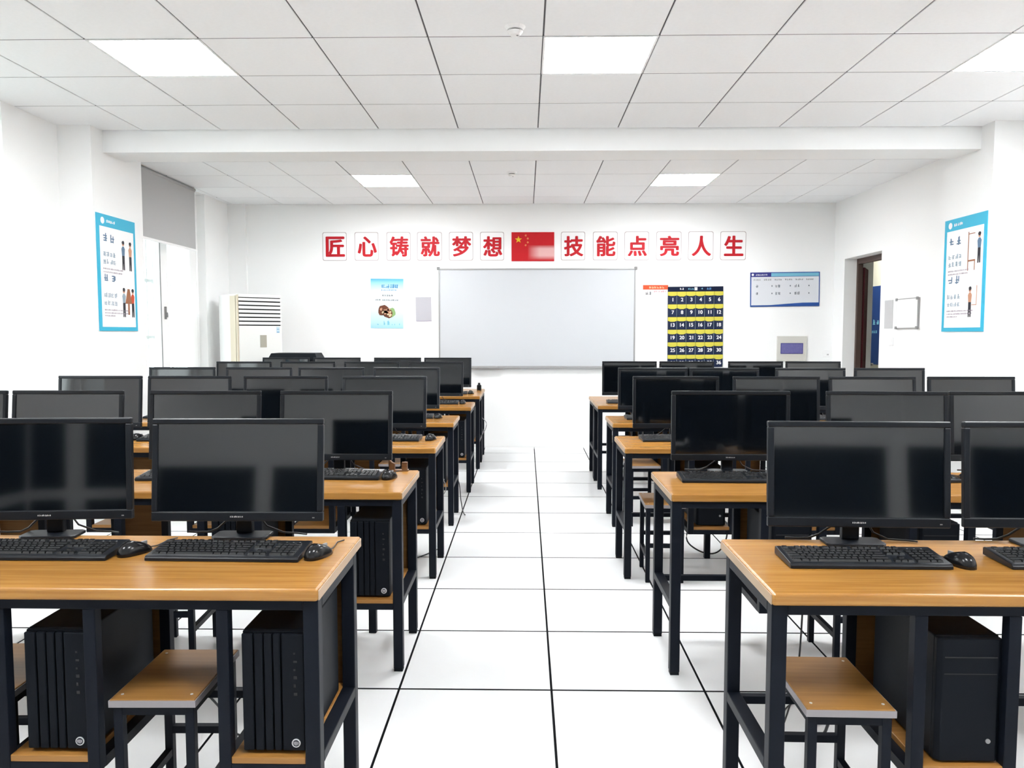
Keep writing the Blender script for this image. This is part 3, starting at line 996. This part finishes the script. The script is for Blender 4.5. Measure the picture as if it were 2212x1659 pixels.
# ------------------------------------------------------------------ small things on and under the desks
t = thing('block_stand', 'small brown wooden stand with two uprights behind the aisle mouse, second left desk', 'stand', (-0.60, 3.618, ZT), (0, 0, R(1)))
MB().box(-0.05, -0.018, 0, 0.045, 0.018, 0.006).build('base', M['brown_wood'], t)
MB().prism([(-0.045, 0.006), (-0.019, 0.006), (-0.019, 0.036), (-0.030, 0.040), (-0.045, 0.055)], -0.012, 0.012, 'y').build('upright', M['brown_wood'], t)
MB().box(0.014, -0.012, 0.006, 0.040, 0.012, 0.042).build('upright', M['brown_wood'], t, bevel=0.002)
t = thing('bottle', 'small dark bottle standing at the aisle end of the bare left desk', 'bottle', (-0.53, 8.75, ZT))
MB().disc(0, 0, 0.026, 0, 0.055, 14).disc(0, 0, 0.026, 0.055, 0.068, 14, 0.012).build('body', M['plastic'], t)
MB().disc(0, 0, 0.013, 0.068, 0.085, 14).build('cap', M['dark'], t)
t = thing('printer', 'bulky black machine with sloping top edges behind the sixth left row monitors', 'printer', (-2.575, 8.655, ZT))
MB().frustum((-0.26, -0.165, 0.26, 0.165), (-0.26, -0.165, 0.26, 0.165), 0, 0.36).build('body', M['plastic'], t, bevel=0.006)
MB().frustum((-0.275, -0.17, 0.275, 0.17), (-0.245, -0.14, 0.245, 0.14), 0.36, 0.425).build('lid', M['plastic_dull'], t, bevel=0.004)
MB().box(-0.18, -0.171, 0.12, 0.18, -0.165, 0.16).build('paper_slot', M['dark'], t)


def cable(name, label, pts, r=0.004, m='cable', group=None):
    P = [Vector(p) for p in pts]
    out = []
    for i in range(len(P) - 1):
        p0, p1, p2, p3 = P[max(i - 1, 0)], P[i], P[i + 1], P[min(i + 2, len(P) - 1)]
        for k in range(6):
            u = k / 6
            out.append(0.5 * ((2 * p1) + (-p0 + p2) * u + (2 * p0 - 5 * p1 + 4 * p2 - p3) * u * u + (-p0 + 3 * p1 - 3 * p2 + p3) * u ** 3))
    out.append(P[-1])
    return tag(MB().tube(out, r, 6).build(name, M[m], smooth=True), label, 'cable', group)


cable('power_cable', 'black power cable trailing on the floor behind the front right desk',
      [(0.98, 2.40, 0.262), (0.96, 2.43, 0.12), (0.97, 2.62, 0.02), (1.10, 2.78, 0.006), (1.24, 2.92, 0.006), (1.36, 2.98, 0.006)], 0.005)
cable('network_cable', 'thin black cable looped to the floor beside the front right desk shelf',
      [(0.90, 2.47, 0.60), (0.89, 2.48, 0.30), (0.86, 2.52, 0.10), (0.90, 2.68, 0.005), (0.98, 2.84, 0.004), (1.08, 2.93, 0.004)], 0.003)
cable('power_cable', 'black cable hanging behind the third left desk by the aisle floor',
      [(-0.60, 5.0, 0.27), (-0.585, 5.06, 0.12), (-0.56, 5.02, 0.01), (-0.62, 4.85, 0.006), (-0.72, 4.7, 0.006)], 0.004)
cable('power_cable', 'black cable dangling from the fourth left desk onto the aisle tiles',
      [(-0.56, 6.08, 0.29), (-0.535, 6.15, 0.20), (-0.52, 6.12, 0.08), (-0.495, 6.02, 0.006), (-0.47, 5.9, 0.006)], 0.004)
cable('power_cable', 'black cable looped under the second right desk shelf',
      [(1.08, 4.88, 0.262), (1.03, 4.90, 0.10), (1.10, 4.86, 0.03), (1.20, 4.84, 0.02), (1.28, 4.9, 0.08), (1.30, 4.9, 0.262)], 0.005)
cable('network_cable', 'thin dark cable curling under the stool bay of the front left desk',
      [(-1.05, 2.42, 0.262), (-1.02, 2.50, 0.15), (-0.99, 2.55, 0.04), (-0.93, 2.62, 0.006), (-0.82, 2.66, 0.006)], 0.004)
cable('network_cable', 'black cables hanging in the gap at the far left of the front desk',
      [(-1.42, 2.44, 0.72), (-1.40, 2.5, 0.60), (-1.35, 2.52, 0.53), (-1.33, 2.5, 0.45), (-1.36, 2.48, 0.30)], 0.006)
cable('network_cable', 'grey cable loop hanging at the aisle end of the third left desk',
      [(-0.54, 4.83, 0.50), (-0.515, 4.86, 0.46), (-0.51, 4.87, 0.41), (-0.535, 4.86, 0.37)], 0.003, 'cable_grey')
cable('network_cable', 'grey cable loop hanging at the aisle end of the sixth left desk',
      [(-0.50, 8.42, 0.50), (-0.468, 8.43, 0.47), (-0.43, 8.42, 0.42), (-0.45, 8.43, 0.34), (-0.49, 8.43, 0.30)], 0.004, 'cable_grey')

# ------------------------------------------------------------------ air conditioner
ac = thing('air_conditioner', 'white floor-standing air conditioner with dark louvre lines in the far left corner', 'air conditioner', (-3.205, 8.56, 0), (0, 0, R(47)))
w, d, h = 0.545, 0.47, 1.845
sidep = [(0.0, 0.03), (w, 0.03), (w, d), (0.03, d), (0.008, d - 0.01), (0.0, d - 0.04)]
MB().prism(sidep, 0.0, h).build('body', M['ac_white'], ac, bevel=0.02, seg=3)
MB().box(0.0, 0.0, 0.05, 0.02, 0.03, h - 0.01).build('side_trim', M['cream'], ac, bevel=0.004)
MB().box(-0.006, 0.03, 0.05, 0.0, 0.16, h - 0.02).build('side_trim', M['cream'], ac, bevel=0.002)
MB().box(0.02, 0.0, 0.05, w, 0.03, 1.49).build('front_panel', M['ac_panel'], ac, bevel=0.006)
MB().box(0.02, 0.0, 1.81, w, 0.03, h).build('top_panel', M['ac_white'], ac, bevel=0.004)
MB().box(0.022, 0.026, 1.49, w - 0.002, 0.03, 1.81).build('vent_back', M['dark'], ac)
for k in range(7):
    z = 1.503 + 0.0445 * k
    MB().box(0.022, -0.002, z, w - 0.002, 0.012, z + 0.030).build('louvre', M['ac_white'], ac, bevel=0.003)
MB().box(0.27, -0.003, 1.245, 0.35, 0.0, 1.385).build('display', mat('display_beige', srgb(178, 174, 160), 0.4), ac, bevel=0.001)
mb = MB().box(0.475, -0.002, 1.41, 0.515, 0.0, 1.48)
mb.build('sticker', M['pale_blue'], ac)
MB().box(0.48, -0.003, 1.45, 0.51, -0.002, 1.455).box(0.48, -0.003, 1.415, 0.51, -0.002, 1.421).build('sticker_print', M['mid_blue'], ac)

# ------------------------------------------------------------------ things on the back wall
WALL_Y = YB - 0.0005
SLOGAN = [('匠', 'craftsman', -2.336, 0.296), ('心', 'heart', -1.945, 0.292), ('铸', 'cast', -1.554, 0.294), ('就', 'accomplish', -1.175, 0.303),
          ('梦', 'dream', -0.791, 0.292), ('想', 'think', -0.413, 0.292), ('技', 'skill', 0.571, 0.293), ('能', 'able', 0.961, 0.298),
          ('点', 'point', 1.342, 0.298), ('亮', 'bright', 1.73, 0.303), ('人', 'person', 2.1155, 0.303), ('生', 'life', 2.505, 0.310)]
NTH = ['first', 'second', 'third', 'fourth', 'fifth', 'sixth', 'seventh', 'eighth', 'ninth', 'tenth', 'eleventh', 'last']
for k, (ch, word, x, cw) in enumerate(SLOGAN):
    t = thing('slogan_card', 'white card with the red character for %s, %s of the slogan row' % (word, NTH[k]), 'card',
              (x, WALL_Y, 2.462), FACE_BACK, 'red slogan cards above the whiteboard')
    a, b, r = cw / 2, 0.172, 0.022
    poly = []
    for (sx, sy, a0) in ((1, 1, 0), (-1, 1, 90), (-1, -1, 180), (1, -1, 270)):
        for q in range(4):
            an = R(a0 + 30 * q)
            poly.append((sx * (a - r) + r * math.cos(an), sy * (b - r) + r * math.sin(an)))
    MB().prism(poly, 0, 0.004).build('card_sheet', M['paper'], t)
    rim = MB()
    n = len(poly)
    inn = [(px * (1 - 0.006 / a), py * (1 - 0.006 / b)) for px, py in poly]
    rim.add([(px, py, 0.0046) for px, py in poly] + [(px, py, 0.0046) for px, py in inn], [(i, (i + 1) % n, n + (i + 1) % n, n + i) for i in range(n)])
    rim.build('rim_line', mat('card_rim', srgb(190, 176, 176), 0.6) if k == 0 else bpy.data.materials['card_rim'], t)
    me = embolden(center_mesh(text_mesh(ch, 0.27, M['red'], 0.001)), 0.0095)
    ys_ = [v.co.y for v in me.vertices]
    f = 0.245 / (max(ys_) - min(ys_))
    xs_ = [v.co.x for v in me.vertices]
    fx_ = min(f * 1.12, 0.235 / (max(xs_) - min(xs_)))
    for v in me.vertices:
        v.co.x *= fx_
        v.co.y *= f
    link('character', me, t, (0.008, -0.002, 0.0055))

# the red flag board in the middle of the slogan
t = thing('flag_board', 'red flag board with five yellow stars in the middle of the slogan', 'flag', (0.0835, WALL_Y, 2.455), FACE_BACK)
MB().box(-0.2595, -0.175, 0, 0.2595, 0.175, 0.006).build('field', M['flag_red'], t)


def star(cx, cy, r, rot=90):
    P = []
    for i in range(10):
        rr = r if i % 2 == 0 else r * 0.40
        an = R(rot + 36 * i)
        P.append((cx + rr * math.cos(an), cy + rr * math.sin(an)))
    return MB().prism(P, 0.006, 0.0075)


star(-0.175, 0.085, 0.045).build('star', M['yellow'], t)
for (sx, sy) in ((-0.087, 0.135), (-0.062, 0.098), (-0.062, 0.052), (-0.088, 0.018)):
    star(sx, sy, 0.017, 110).build('star', mat('pale_yellow_print', srgb(230, 150, 90), 0.6) if 'pale_yellow_print' not in bpy.data.materials else bpy.data.materials['pale_yellow_print'], t)
# pale gradient patch in the lower right of the flag
pm = bpy.data.materials.new('pale_patch')
pm.use_nodes = True
nt = pm.node_tree
p = nt.nodes['Principled BSDF']
p.inputs['Roughness'].default_value = 0.6
tc = nt.nodes.new('ShaderNodeTexCoord')
sp = nt.nodes.new('ShaderNodeSeparateXYZ')
nt.links.new(tc.outputs['Generated'], sp.inputs[0])
rx = nt.nodes.new('ShaderNodeValToRGB')
for e, (pos, v) in zip(rx.color_ramp.elements, ((0.0, 0), (0.45, 1))):
    e.position = pos
    e.color = (v, v, v, 1)
ry = nt.nodes.new('ShaderNodeValToRGB')
ry.color_ramp.elements[0].color = (0, 0, 0, 1)
ry.color_ramp.elements[1].position = 0.3
e = ry.color_ramp.elements.new(0.75)
e.color = (1, 1, 1, 1)
e = ry.color_ramp.elements.new(1.0)
e.color = (0, 0, 0, 1)
nt.links.new(sp.outputs[0], rx.inputs[0])
nt.links.new(sp.outputs[1], ry.inputs[0])
mu = nt.nodes.new('ShaderNodeMath')
mu.operation = 'MULTIPLY'
nt.links.new(rx.outputs[0], mu.inputs[0])
nt.links.new(ry.outputs[0], mu.inputs[1])
m2 = nt.nodes.new('ShaderNodeMath')
m2.operation = 'MULTIPLY'
m2.inputs[1].default_value = 0.55
nt.links.new(mu.outputs[0], m2.inputs[0])
mx = nt.nodes.new('ShaderNodeMix')
mx.data_type = 'RGBA'
mx.inputs[6].default_value = srgb(205, 18, 30)
mx.inputs[7].default_value = (0.85, 0.72, 0.70, 1)
nt.links.new(m2.outputs[0], mx.inputs[0])
nt.links.new(mx.outputs[2], p.inputs['Base Color'])
MB().box(-0.06, -0.16, 0.006, 0.258, 0.02, 0.0068).build('pale_patch', pm, t)

# whiteboard
t = thing('whiteboard', 'large blank whiteboard with thin aluminium frame under the slogan', 'whiteboard', (0.1325, WALL_Y, 1.59), FACE_BACK)
a, b = 1.2015, 0.604
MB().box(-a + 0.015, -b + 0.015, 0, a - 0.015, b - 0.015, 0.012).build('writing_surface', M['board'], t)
for (x0, y0, x1, y1) in ((-a, -b, a, -b + 0.018), (-a, b - 0.018, a, b), (-a, -b + 0.018, -a + 0.018, b - 0.018), (a - 0.018, -b + 0.018, a, b - 0.018)):
    MB().box(x0, y0, 0, x1, y1, 0.020).build('frame_rail', M['alu'], t, bevel=0.003)
for sx in (-1, 1):
    for sy in (-1, 1):
        MB().box(sx * a - 0.018, sy * b - 0.018, 0, sx * a + 0.018, sy * b + 0.018, 0.022).build('corner_cap', M['grey'], t, bevel=0.004)
MB().box(-a + 0.42, -b - 0.012, 0.015, -a + 0.72, -b + 0.02, 0.075).build('pen_tray', M['alu'], t, bevel=0.004)
MB().box(-a + 0.05, -b - 0.012, 0.015, a - 0.05, -b, 0.05).build('ledge', M['alu'], t, bevel=0.003)

# left blue poster with food picture
t = thing('poster', 'tall pale blue poster with blue heading and a dish of food, left of the whiteboard', 'poster', (-1.7025, WALL_Y, 1.768), (R(90), R(0.6), 0))
pm = bpy.data.materials.new('poster_gradient')
pm.use_nodes = True
nt = pm.node_tree
p = nt.nodes['Principled BSDF']
p.inputs['Roughness'].default_value = 0.5
tc = nt.nodes.new('ShaderNodeTexCoord')
sp = nt.nodes.new('ShaderNodeSeparateXYZ')
nt.links.new(tc.outputs['Generated'], sp.inputs[0])
rr_ = nt.nodes.new('ShaderNodeValToRGB')
cr = rr_.color_ramp
cr.elements[0].position, cr.elements[0].color = 0.0, srgb(165, 222, 244)
cr.elements[1].position, cr.elements[1].color = 1.0, srgb(70, 178, 215)
for pos, c in ((0.10, srgb(190, 230, 244)), (0.35, srgb(226, 243, 250)), (0.75, srgb(230, 246, 252)), (0.90, srgb(165, 228, 246))):
    e = cr.elements.new(pos)
    e.color = c
nt.links.new(sp.outputs[1], rr_.inputs[0])
nt.links.new(rr_.outputs[0], p.inputs['Base Color'])
MB().box(-0.2015, -0.3025, 0, 0.2015, 0.3025, 0.004).build('sheet', pm, t)
rnd = random.Random(5)
marks(MB(), -0.075, 0.185, 0.055, 4, rnd, 1.0, 0.004, 0.005).build('heading', M['mid_blue'], t)
mb = marks(MB(), -0.07, 0.155, 0.020, 8, rnd, 1.2, 0.004, 0.005)
mb.build('subheading', M['mid_blue'], t)
mb = marks(MB(), -0.06, 0.088, 0.024, 5, rnd, 1.15, 0.004, 0.005)
marks(mb, -0.145, 0.035, 0.021, 3, rnd, 1.1, 0.004, 0.005)
marks(mb, -0.06, 0.033, 0.021, 9, rnd, 1.05, 0.004, 0.005)
mb.build('text_line', M['ink'], t)


def blob(mb, cx, cy, rx, ry, z0, z1, rnd, n=14, j=0.15):
    P = []
    for i in range(n):
        an = 2 * math.pi * i / n
        k = 1 + rnd.uniform(-j, j)
        P.append((cx + rx * k * math.cos(an), cy + ry * k * math.sin(an)))
    return mb.prism(P, z0, z1)


pic = blob(MB(), 0.055, -0.11, 0.05, 0.055, 0.004, 0.005, rnd).build('picture', M['green_food'], t)
mb = blob(MB(), -0.045, -0.085, 0.065, 0.065, 0.005, 0.0058, rnd)
blob(mb, 0.01, -0.115, 0.065, 0.06, 0.005, 0.0058, rnd)
mb.build('picture_bowl', M['brown_food'], pic)
mb = MB()
for _ in range(10):
    blob(mb, rnd.uniform(-0.08, 0.045), rnd.uniform(-0.14, -0.06), rnd.uniform(0.01, 0.02), rnd.uniform(0.008, 0.018), 0.0058, 0.0065, rnd, 9)
mb.build('picture_food', M['skin'], pic)
mb = MB()
for _ in range(6):
    blob(mb, rnd.uniform(-0.06, 0.045), rnd.uniform(-0.155, -0.09), rnd.uniform(0.008, 0.02), rnd.uniform(0.008, 0.015), 0.0065, 0.007, rnd, 9)
mb.build('picture_cream', M['cream_food'], pic)
mb = MB()
for (x, hh) in ((-0.04, 0.05), (-0.032, 0.03), (0.005, 0.05), (0.014, 0.055), (0.022, 0.04), (-0.12, 0.015), (-0.11, 0.012), (0.06, 0.012), (0.09, 0.015), (0.15, 0.02)):
    mb.box(x, -0.262, 0.004, x + 0.008, -0.262 + hh, 0.005)
mb.build('skyline_print', M['sky_print'], t)

t = thing('paper_sheet', 'plain greyish paper sheet taped left of the whiteboard', 'paper', (-1.254, WALL_Y, 1.70), (R(90), R(-0.5), 0))
MB().box(-0.096, -0.147, 0, 0.096, 0.147, 0.002).build('sheet', mat('lilac_paper', (0.43, 0.425, 0.46), 0.8), t)
MB().box(-0.09, -0.149, 0.002, 0.098, -0.143, 0.004).build('fold_line', mat('fold_violet', srgb(165, 155, 178), 0.7), t)

# orange-headed notice
t = thing('notice', 'small white notice with an orange header strip beside the whiteboard', 'notice', (1.577, WALL_Y, 1.915), FACE_BACK)
MB().box(-0.153, -0.078, 0, 0.153, 0.076, 0.003).build('sheet', M['paper'], t)
hd = MB().box(-0.153, 0.020, 0.003, 0.153, 0.076, 0.005).build('header', M['orange'], t)
rnd = random.Random(9)
marks(MB(), -0.08, 0.031, 0.030, 6, rnd, 1.05, 0.005, 0.006).build('header_text', M['cream_food'], hd)
marks(MB(), -0.12, -0.045, 0.045, 2, rnd, 0.8, 0.003, 0.004, 0.7).build('handwriting', M['ink'], t)
marks(MB(), -0.02, -0.015, 0.026, 6, rnd, 1.0, 0.003, 0.004).build('text_line', mat('faint_red', srgb(190, 95, 110), 0.6), t)
MB().box(-0.03, -0.035, 0.003, 0.14, -0.032, 0.0035).box(-0.10, -0.062, 0.003, 0.13, -0.060, 0.0035).build('rule_line', M['grey'], t)

# phone pocket chart
t = thing('pocket_chart', 'navy hanging phone organiser with numbered pockets and yellow trim', 'wall organiser', (2.0645, WALL_Y, 1.485), (R(90), R(-0.5), 0))
a = 0.3365
MB().box(-a, -0.49, 0, a, 0.487, 0.006).build('backing', M['navy'], t)
rnd = random.Random(21)
marks(MB(), -0.19, 0.448, 0.026, 2, rnd, 1.0, 0.006, 0.007).build('header_text', M['white'], t)
marks(MB(), -0.09, 0.448, 0.022, 3, rnd, 1.1, 0.006, 0.007).build('header_text', M['sky_print'], t)
MB().box(-0.012, 0.442, 0.006, 0.022, 0.478, 0.0075).build('header_icon', M['white'], t)
marks(MB(), 0.07, 0.45, 0.022, 1, rnd, 1.1, 0.006, 0.007).build('header_text', M['sky_print'], t)
marks(MB(), 0.13, 0.446, 0.030, 2, rnd, 1.0, 0.006, 0.007).build('header_text', mat('bright_blue_print', srgb(95, 160, 225), 0.5), t)
pw = 2 * a / 6
for r_ in range(6):
    zt = 0.425 - 0.1535 * r_
    for c_ in range(6):
        x = -a + pw * (c_ + 0.5)
        po = MB().prism([(-pw / 2 + 0.003, 0.006), (pw / 2 - 0.003, 0.006), (pw / 2 - 0.008, 0.018), (-pw / 2 + 0.008, 0.018)][::1], 0.0, 0.104, 'y')
        # the prism runs along local y; its outline is (x, z)
        pk = po.build('pocket', M['clear_pocket'], t, (x, zt - 0.150, 0))
        sag = 0.004 + 0.010 * rnd.random()
        tr = MB().prism([(-pw / 2 + 0.002, 0.0), (-pw * 0.2, -sag), (pw * 0.2, -sag), (pw / 2 - 0.002, 0.0), (pw / 2 - 0.002, 0.044), (-pw / 2 + 0.002, 0.044)], 0.006, 0.021)
        tr.build('trim_flap', M['lemon'], pk, (0, 0.106, 0))
        num = str(r_ * 6 + c_ + 1)
        link('number', embolden(center_mesh(text_mesh(num, 0.060, M['white'], 0.0006)), 0.0016), pk, (0.004, 0.055, 0.0190))
        MB().box(pw / 2 - 0.004, 0.0, 0.018, pw / 2 - 0.001, 0.100, 0.019).build('seam', M['pale_text'], pk)
MB().box(-a, -0.49, 0.006, a, -0.468, 0.012).build('hem', M['lemon'], t)

# landscape sign board at the right
t = thing('sign_board', 'wide white and blue regulations board right of the pocket chart', 'sign', (3.139, WALL_Y, 1.937), (R(90), R(-0.7), 0))
a, b = 0.418, 0.207
MB().box(-a, -b, 0, a, b, 0.010).build('board', M['blue'], t, bevel=0.002)
MB().box(-a + 0.012, -b + 0.018, 0.010, a - 0.012, b - 0.055, 0.012).build('face', M['sign_face'], t)
MB().box(-a, b - 0.055, 0.010, -a + 0.25, b, 0.013).build('header_block', M['violet'], t)
MB().box(-a + 0.25, b - 0.050, 0.010, a - 0.012, b - 0.010, 0.012).build('header_strip', M['sky_print'], t)
rnd = random.Random(31)
mb = MB().disc(-a + 0.028, b - 0.028, 0.014, 0.013, 0.014, 14)
marks(mb, -a + 0.06, b - 0.040, 0.020, 7, rnd, 1.05, 0.013, 0.014)
mb.build('header_text', M['white'], t)
mb = MB()
for c in range(6):
    marks(mb, -a + 0.035 + 0.127 * c, b - 0.100, 0.022, 4, rnd, 1.05, 0.012, 0.013)
mb.build('text_line', M['grey'], t)
mb = MB()
for r_, y in enumerate((b - 0.185, b - 0.275)):
    for c, x in enumerate((-a + 0.065, -a + 0.30, -a + 0.53)):
        marks(mb, x, y, 0.04, 1 + (c > 0), rnd, 0.85, 0.012, 0.013, 0.7)
    for x in (-a + 0.255, -a + 0.475, -a + 0.70):
        mb.box(x, y + 0.012, 0.012, x + 0.012, y + 0.028, 0.013)
mb.build('icon_print', mat('grey_icon', srgb(110, 118, 128), 0.6), t)
P = [(-a + 0.012, -b + 0.006), (a - 0.006, -b + 0.006), (a - 0.006, -b + 0.044), (a - 0.2, -b + 0.044), (0.05, -b + 0.034), (-0.15, -b + 0.020)]
MB().prism(P, 0.012, 0.0135).build('blue_wave', M['blue'], t)

# electric panel and socket
t = thing('electric_panel', 'beige wall box with a violet window low on the back wall', 'electric panel', (3.2345, WALL_Y, 1.218), FACE_BACK)
MB().box(-0.178, -0.153, 0, 0.178, 0.153, 0.022).build('box', M['beige'], t, bevel=0.004)
MB().box(-0.135, -0.062, 0.022, 0.135, 0.067, 0.025).build('window_rim', M['violet'], t)
MB().box(-0.128, -0.055, 0.025, 0.128, 0.060, 0.027).build('window_cover', M['pwin'], t)
t = thing('socket', 'small white wall socket near the right corner of the back wall', 'socket', (3.66, WALL_Y, 1.16), FACE_BACK)
MB().box(-0.043, -0.043, 0, 0.043, 0.043, 0.009).build('plate', M['white'], t, bevel=0.003)
MB().box(0.005, -0.022, 0.009, 0.012, -0.006, 0.010).box(0.018, -0.022, 0.009, 0.025, -0.006, 0.010).build('slots', M['grey'], t)


# ------------------------------------------------------------------ posters on the pillars
def training_poster(label, loc, rot, seed, right):
    t = thing('poster', label, 'poster', loc, rot, 'pair of cyan-bordered posters on the pillars')
    a, b = 0.2925, 0.4515
    rnd = random.Random(seed)
    MB().box(-a, -b, 0, a, b, 0.006).build('border', M['cyan'], t, bevel=0.001)
    MB().box(-a + 0.040, -b + 0.032, 0.006, a - 0.036, b - 0.095, 0.0075).build('panel', M['paper'], t)
    mb = MB().disc(-a + 0.085, b - 0.050, 0.026, 0.006, 0.008, 16)
    marks(mb, -a + 0.135, b - 0.062, 0.026, 5, rnd, 1.0, 0.006, 0.008)
    mb.build('header_text', M['white'], t)
    z0, z1 = 0.0075, 0.009
    mb = MB()
    for y in (b - 0.215, b - 0.525):
        marks(mb, -a + 0.080, y, 0.072, 1, rnd, 1, z0, z1, 0.85)
        marks(mb, -a + 0.185, y, 0.072, 1, rnd, 1, z0, z1, 0.85)
    mb.build('heading', M['blue_text'], t)
    mb = MB()
    for y in (b - 0.325, b - 0.385, b - 0.645, b - 0.705):
        marks(mb, -a + 0.075, y, 0.042, 4, rnd, 1.15, z0, z1)
    mb.build('subheading', M['pale_text'], t)
    mb = MB()
    for y, n in ((b - 0.425, 19), (b - 0.450, 18), (b - 0.745, 24), (b - 0.768, 23), (b - 0.790, 10)):
        marks(mb, -a + 0.075, y, 0.013, n, rnd, 1.2, z0, z1)
    mb.build('text_line', M['line_text'], t)
    # little printed figures beside the text
    for q, (x, y) in enumerate(((a - 0.205, b - 0.22), (a - 0.095, b - 0.22), (a - 0.215, b - 0.60), (a - 0.075, b - 0.60)) if not right else ((a - 0.085, b - 0.19), (a - 0.185, b - 0.60))):
        fg = MB().prism([(x - 0.018, y - 0.19), (x - 0.005, y - 0.19), (x, y - 0.11), (x + 0.005, y - 0.19), (x + 0.018, y - 0.19), (x + 0.018, y - 0.075), (x - 0.018, y - 0.075)], z0, z1)
        fo = fg.build('figure_print', M['ink'], t)
        MB().prism([(x - 0.018, y - 0.078), (x + 0.018, y - 0.078), (x + 0.026, y - 0.02), (x + 0.010, y), (x - 0.010, y), (x - 0.026, y - 0.02)], z0, z1 - 0.0002).build('figure_shirt', [M['blue_text'], M['skin'], M['pale_text'], M['orange']][q], fo)
        blob(MB(), x, y + 0.022, 0.016, 0.020, z0, z1 + 0.0003, rnd, 10, 0.05).build('figure_head', M['skin'], fo)
        blob(MB(), x, y + 0.030, 0.018, 0.016, z0, z1 + 0.0006, rnd, 10, 0.1).build('figure_hair', M['ink'], fo)
    if right:
        x0, y0 = a - 0.235, b - 0.36
        mb = MB().box(x0, y0 - 0.07, z0, x0 + 0.008, y0 + 0.23, z1).box(x0, y0, z0, x0 + 0.10, y0 + 0.012, z1).box(x0 + 0.09, y0 - 0.07, z0, x0 + 0.098, y0, z1).box(x0 + 0.01, y0 + 0.21, z0, x0 + 0.09, y0 + 0.216, z1)
        mb.build('easel_print', M['tan'], t)
        MB().box(a - 0.10, b - 0.70, z0, a - 0.094, b - 0.55, z1).box(a - 0.16, b - 0.70, z0, a - 0.10, b - 0.694, z1).build('chart_print', M['skin'], t)
    else:
        mb = MB().prism([(a - 0.195, b - 0.68), (a - 0.09, b - 0.68), (a - 0.125, b - 0.56), (a - 0.155, b - 0.56)], z0, z1 + 0.0008)
        mb.box(a - 0.155, b - 0.77, z0, a - 0.13, b - 0.68, z1)
        mb.build('desk_print', M['tan'], t)
    return t


training_poster('cyan-bordered poster of printed figures on the left pillar', (-3.2745, 6.187, 1.8775), FACE_LEFT, 41, False)
training_poster('cyan-bordered poster with an easel drawing on the right pillar', (3.4495, 6.20, 1.8725), FACE_RIGHT, 43, True)

# ------------------------------------------------------------------ things on the right wall
t = thing('paper_sheet', 'thin white paper notice on the right wall next to the doorway', 'paper', (XR - 0.0005, 8.05, 1.60), FACE_RIGHT)
MB().box(-0.09, -0.145, 0, 0.09, 0.145, 0.003).build('sheet', mat('dull_paper', (0.50, 0.50, 0.51), 0.8), t)
t = thing('framed_notice', 'white framed notice with grey corner clips on the right wall', 'frame', (XR - 0.0005, 7.64, 1.60), FACE_RIGHT)
MB().box(-0.215, -0.148, 0, 0.215, 0.148, 0.018).build('frame', M['alu'], t, bevel=0.003)
MB().box(-0.205, -0.138, 0.018, 0.205, 0.138, 0.020).build('sheet', M['paper'], t)
for sx in (-1, 1):
    for sy in (-1, 1):
        MB().box(sx * 0.205 - 0.022, sy * 0.14 - 0.014, 0.018, sx * 0.205 + 0.018, sy * 0.14 + 0.014, 0.025).build('corner_clip', M['grey'], t, bevel=0.002)
t = thing('light_switch', 'small white light switch below the paper notice on the right wall', 'switch', (XR - 0.0005, 7.97, 1.322), FACE_RIGHT)
MB().box(-0.043, -0.043, 0, 0.043, 0.043, 0.008).build('plate', M['white'], t, bevel=0.003)
MB().box(-0.03, -0.03, 0.008, 0.03, 0.03, 0.012).build('rocker', M['white'], t, bevel=0.002)

S.frame_set(1)
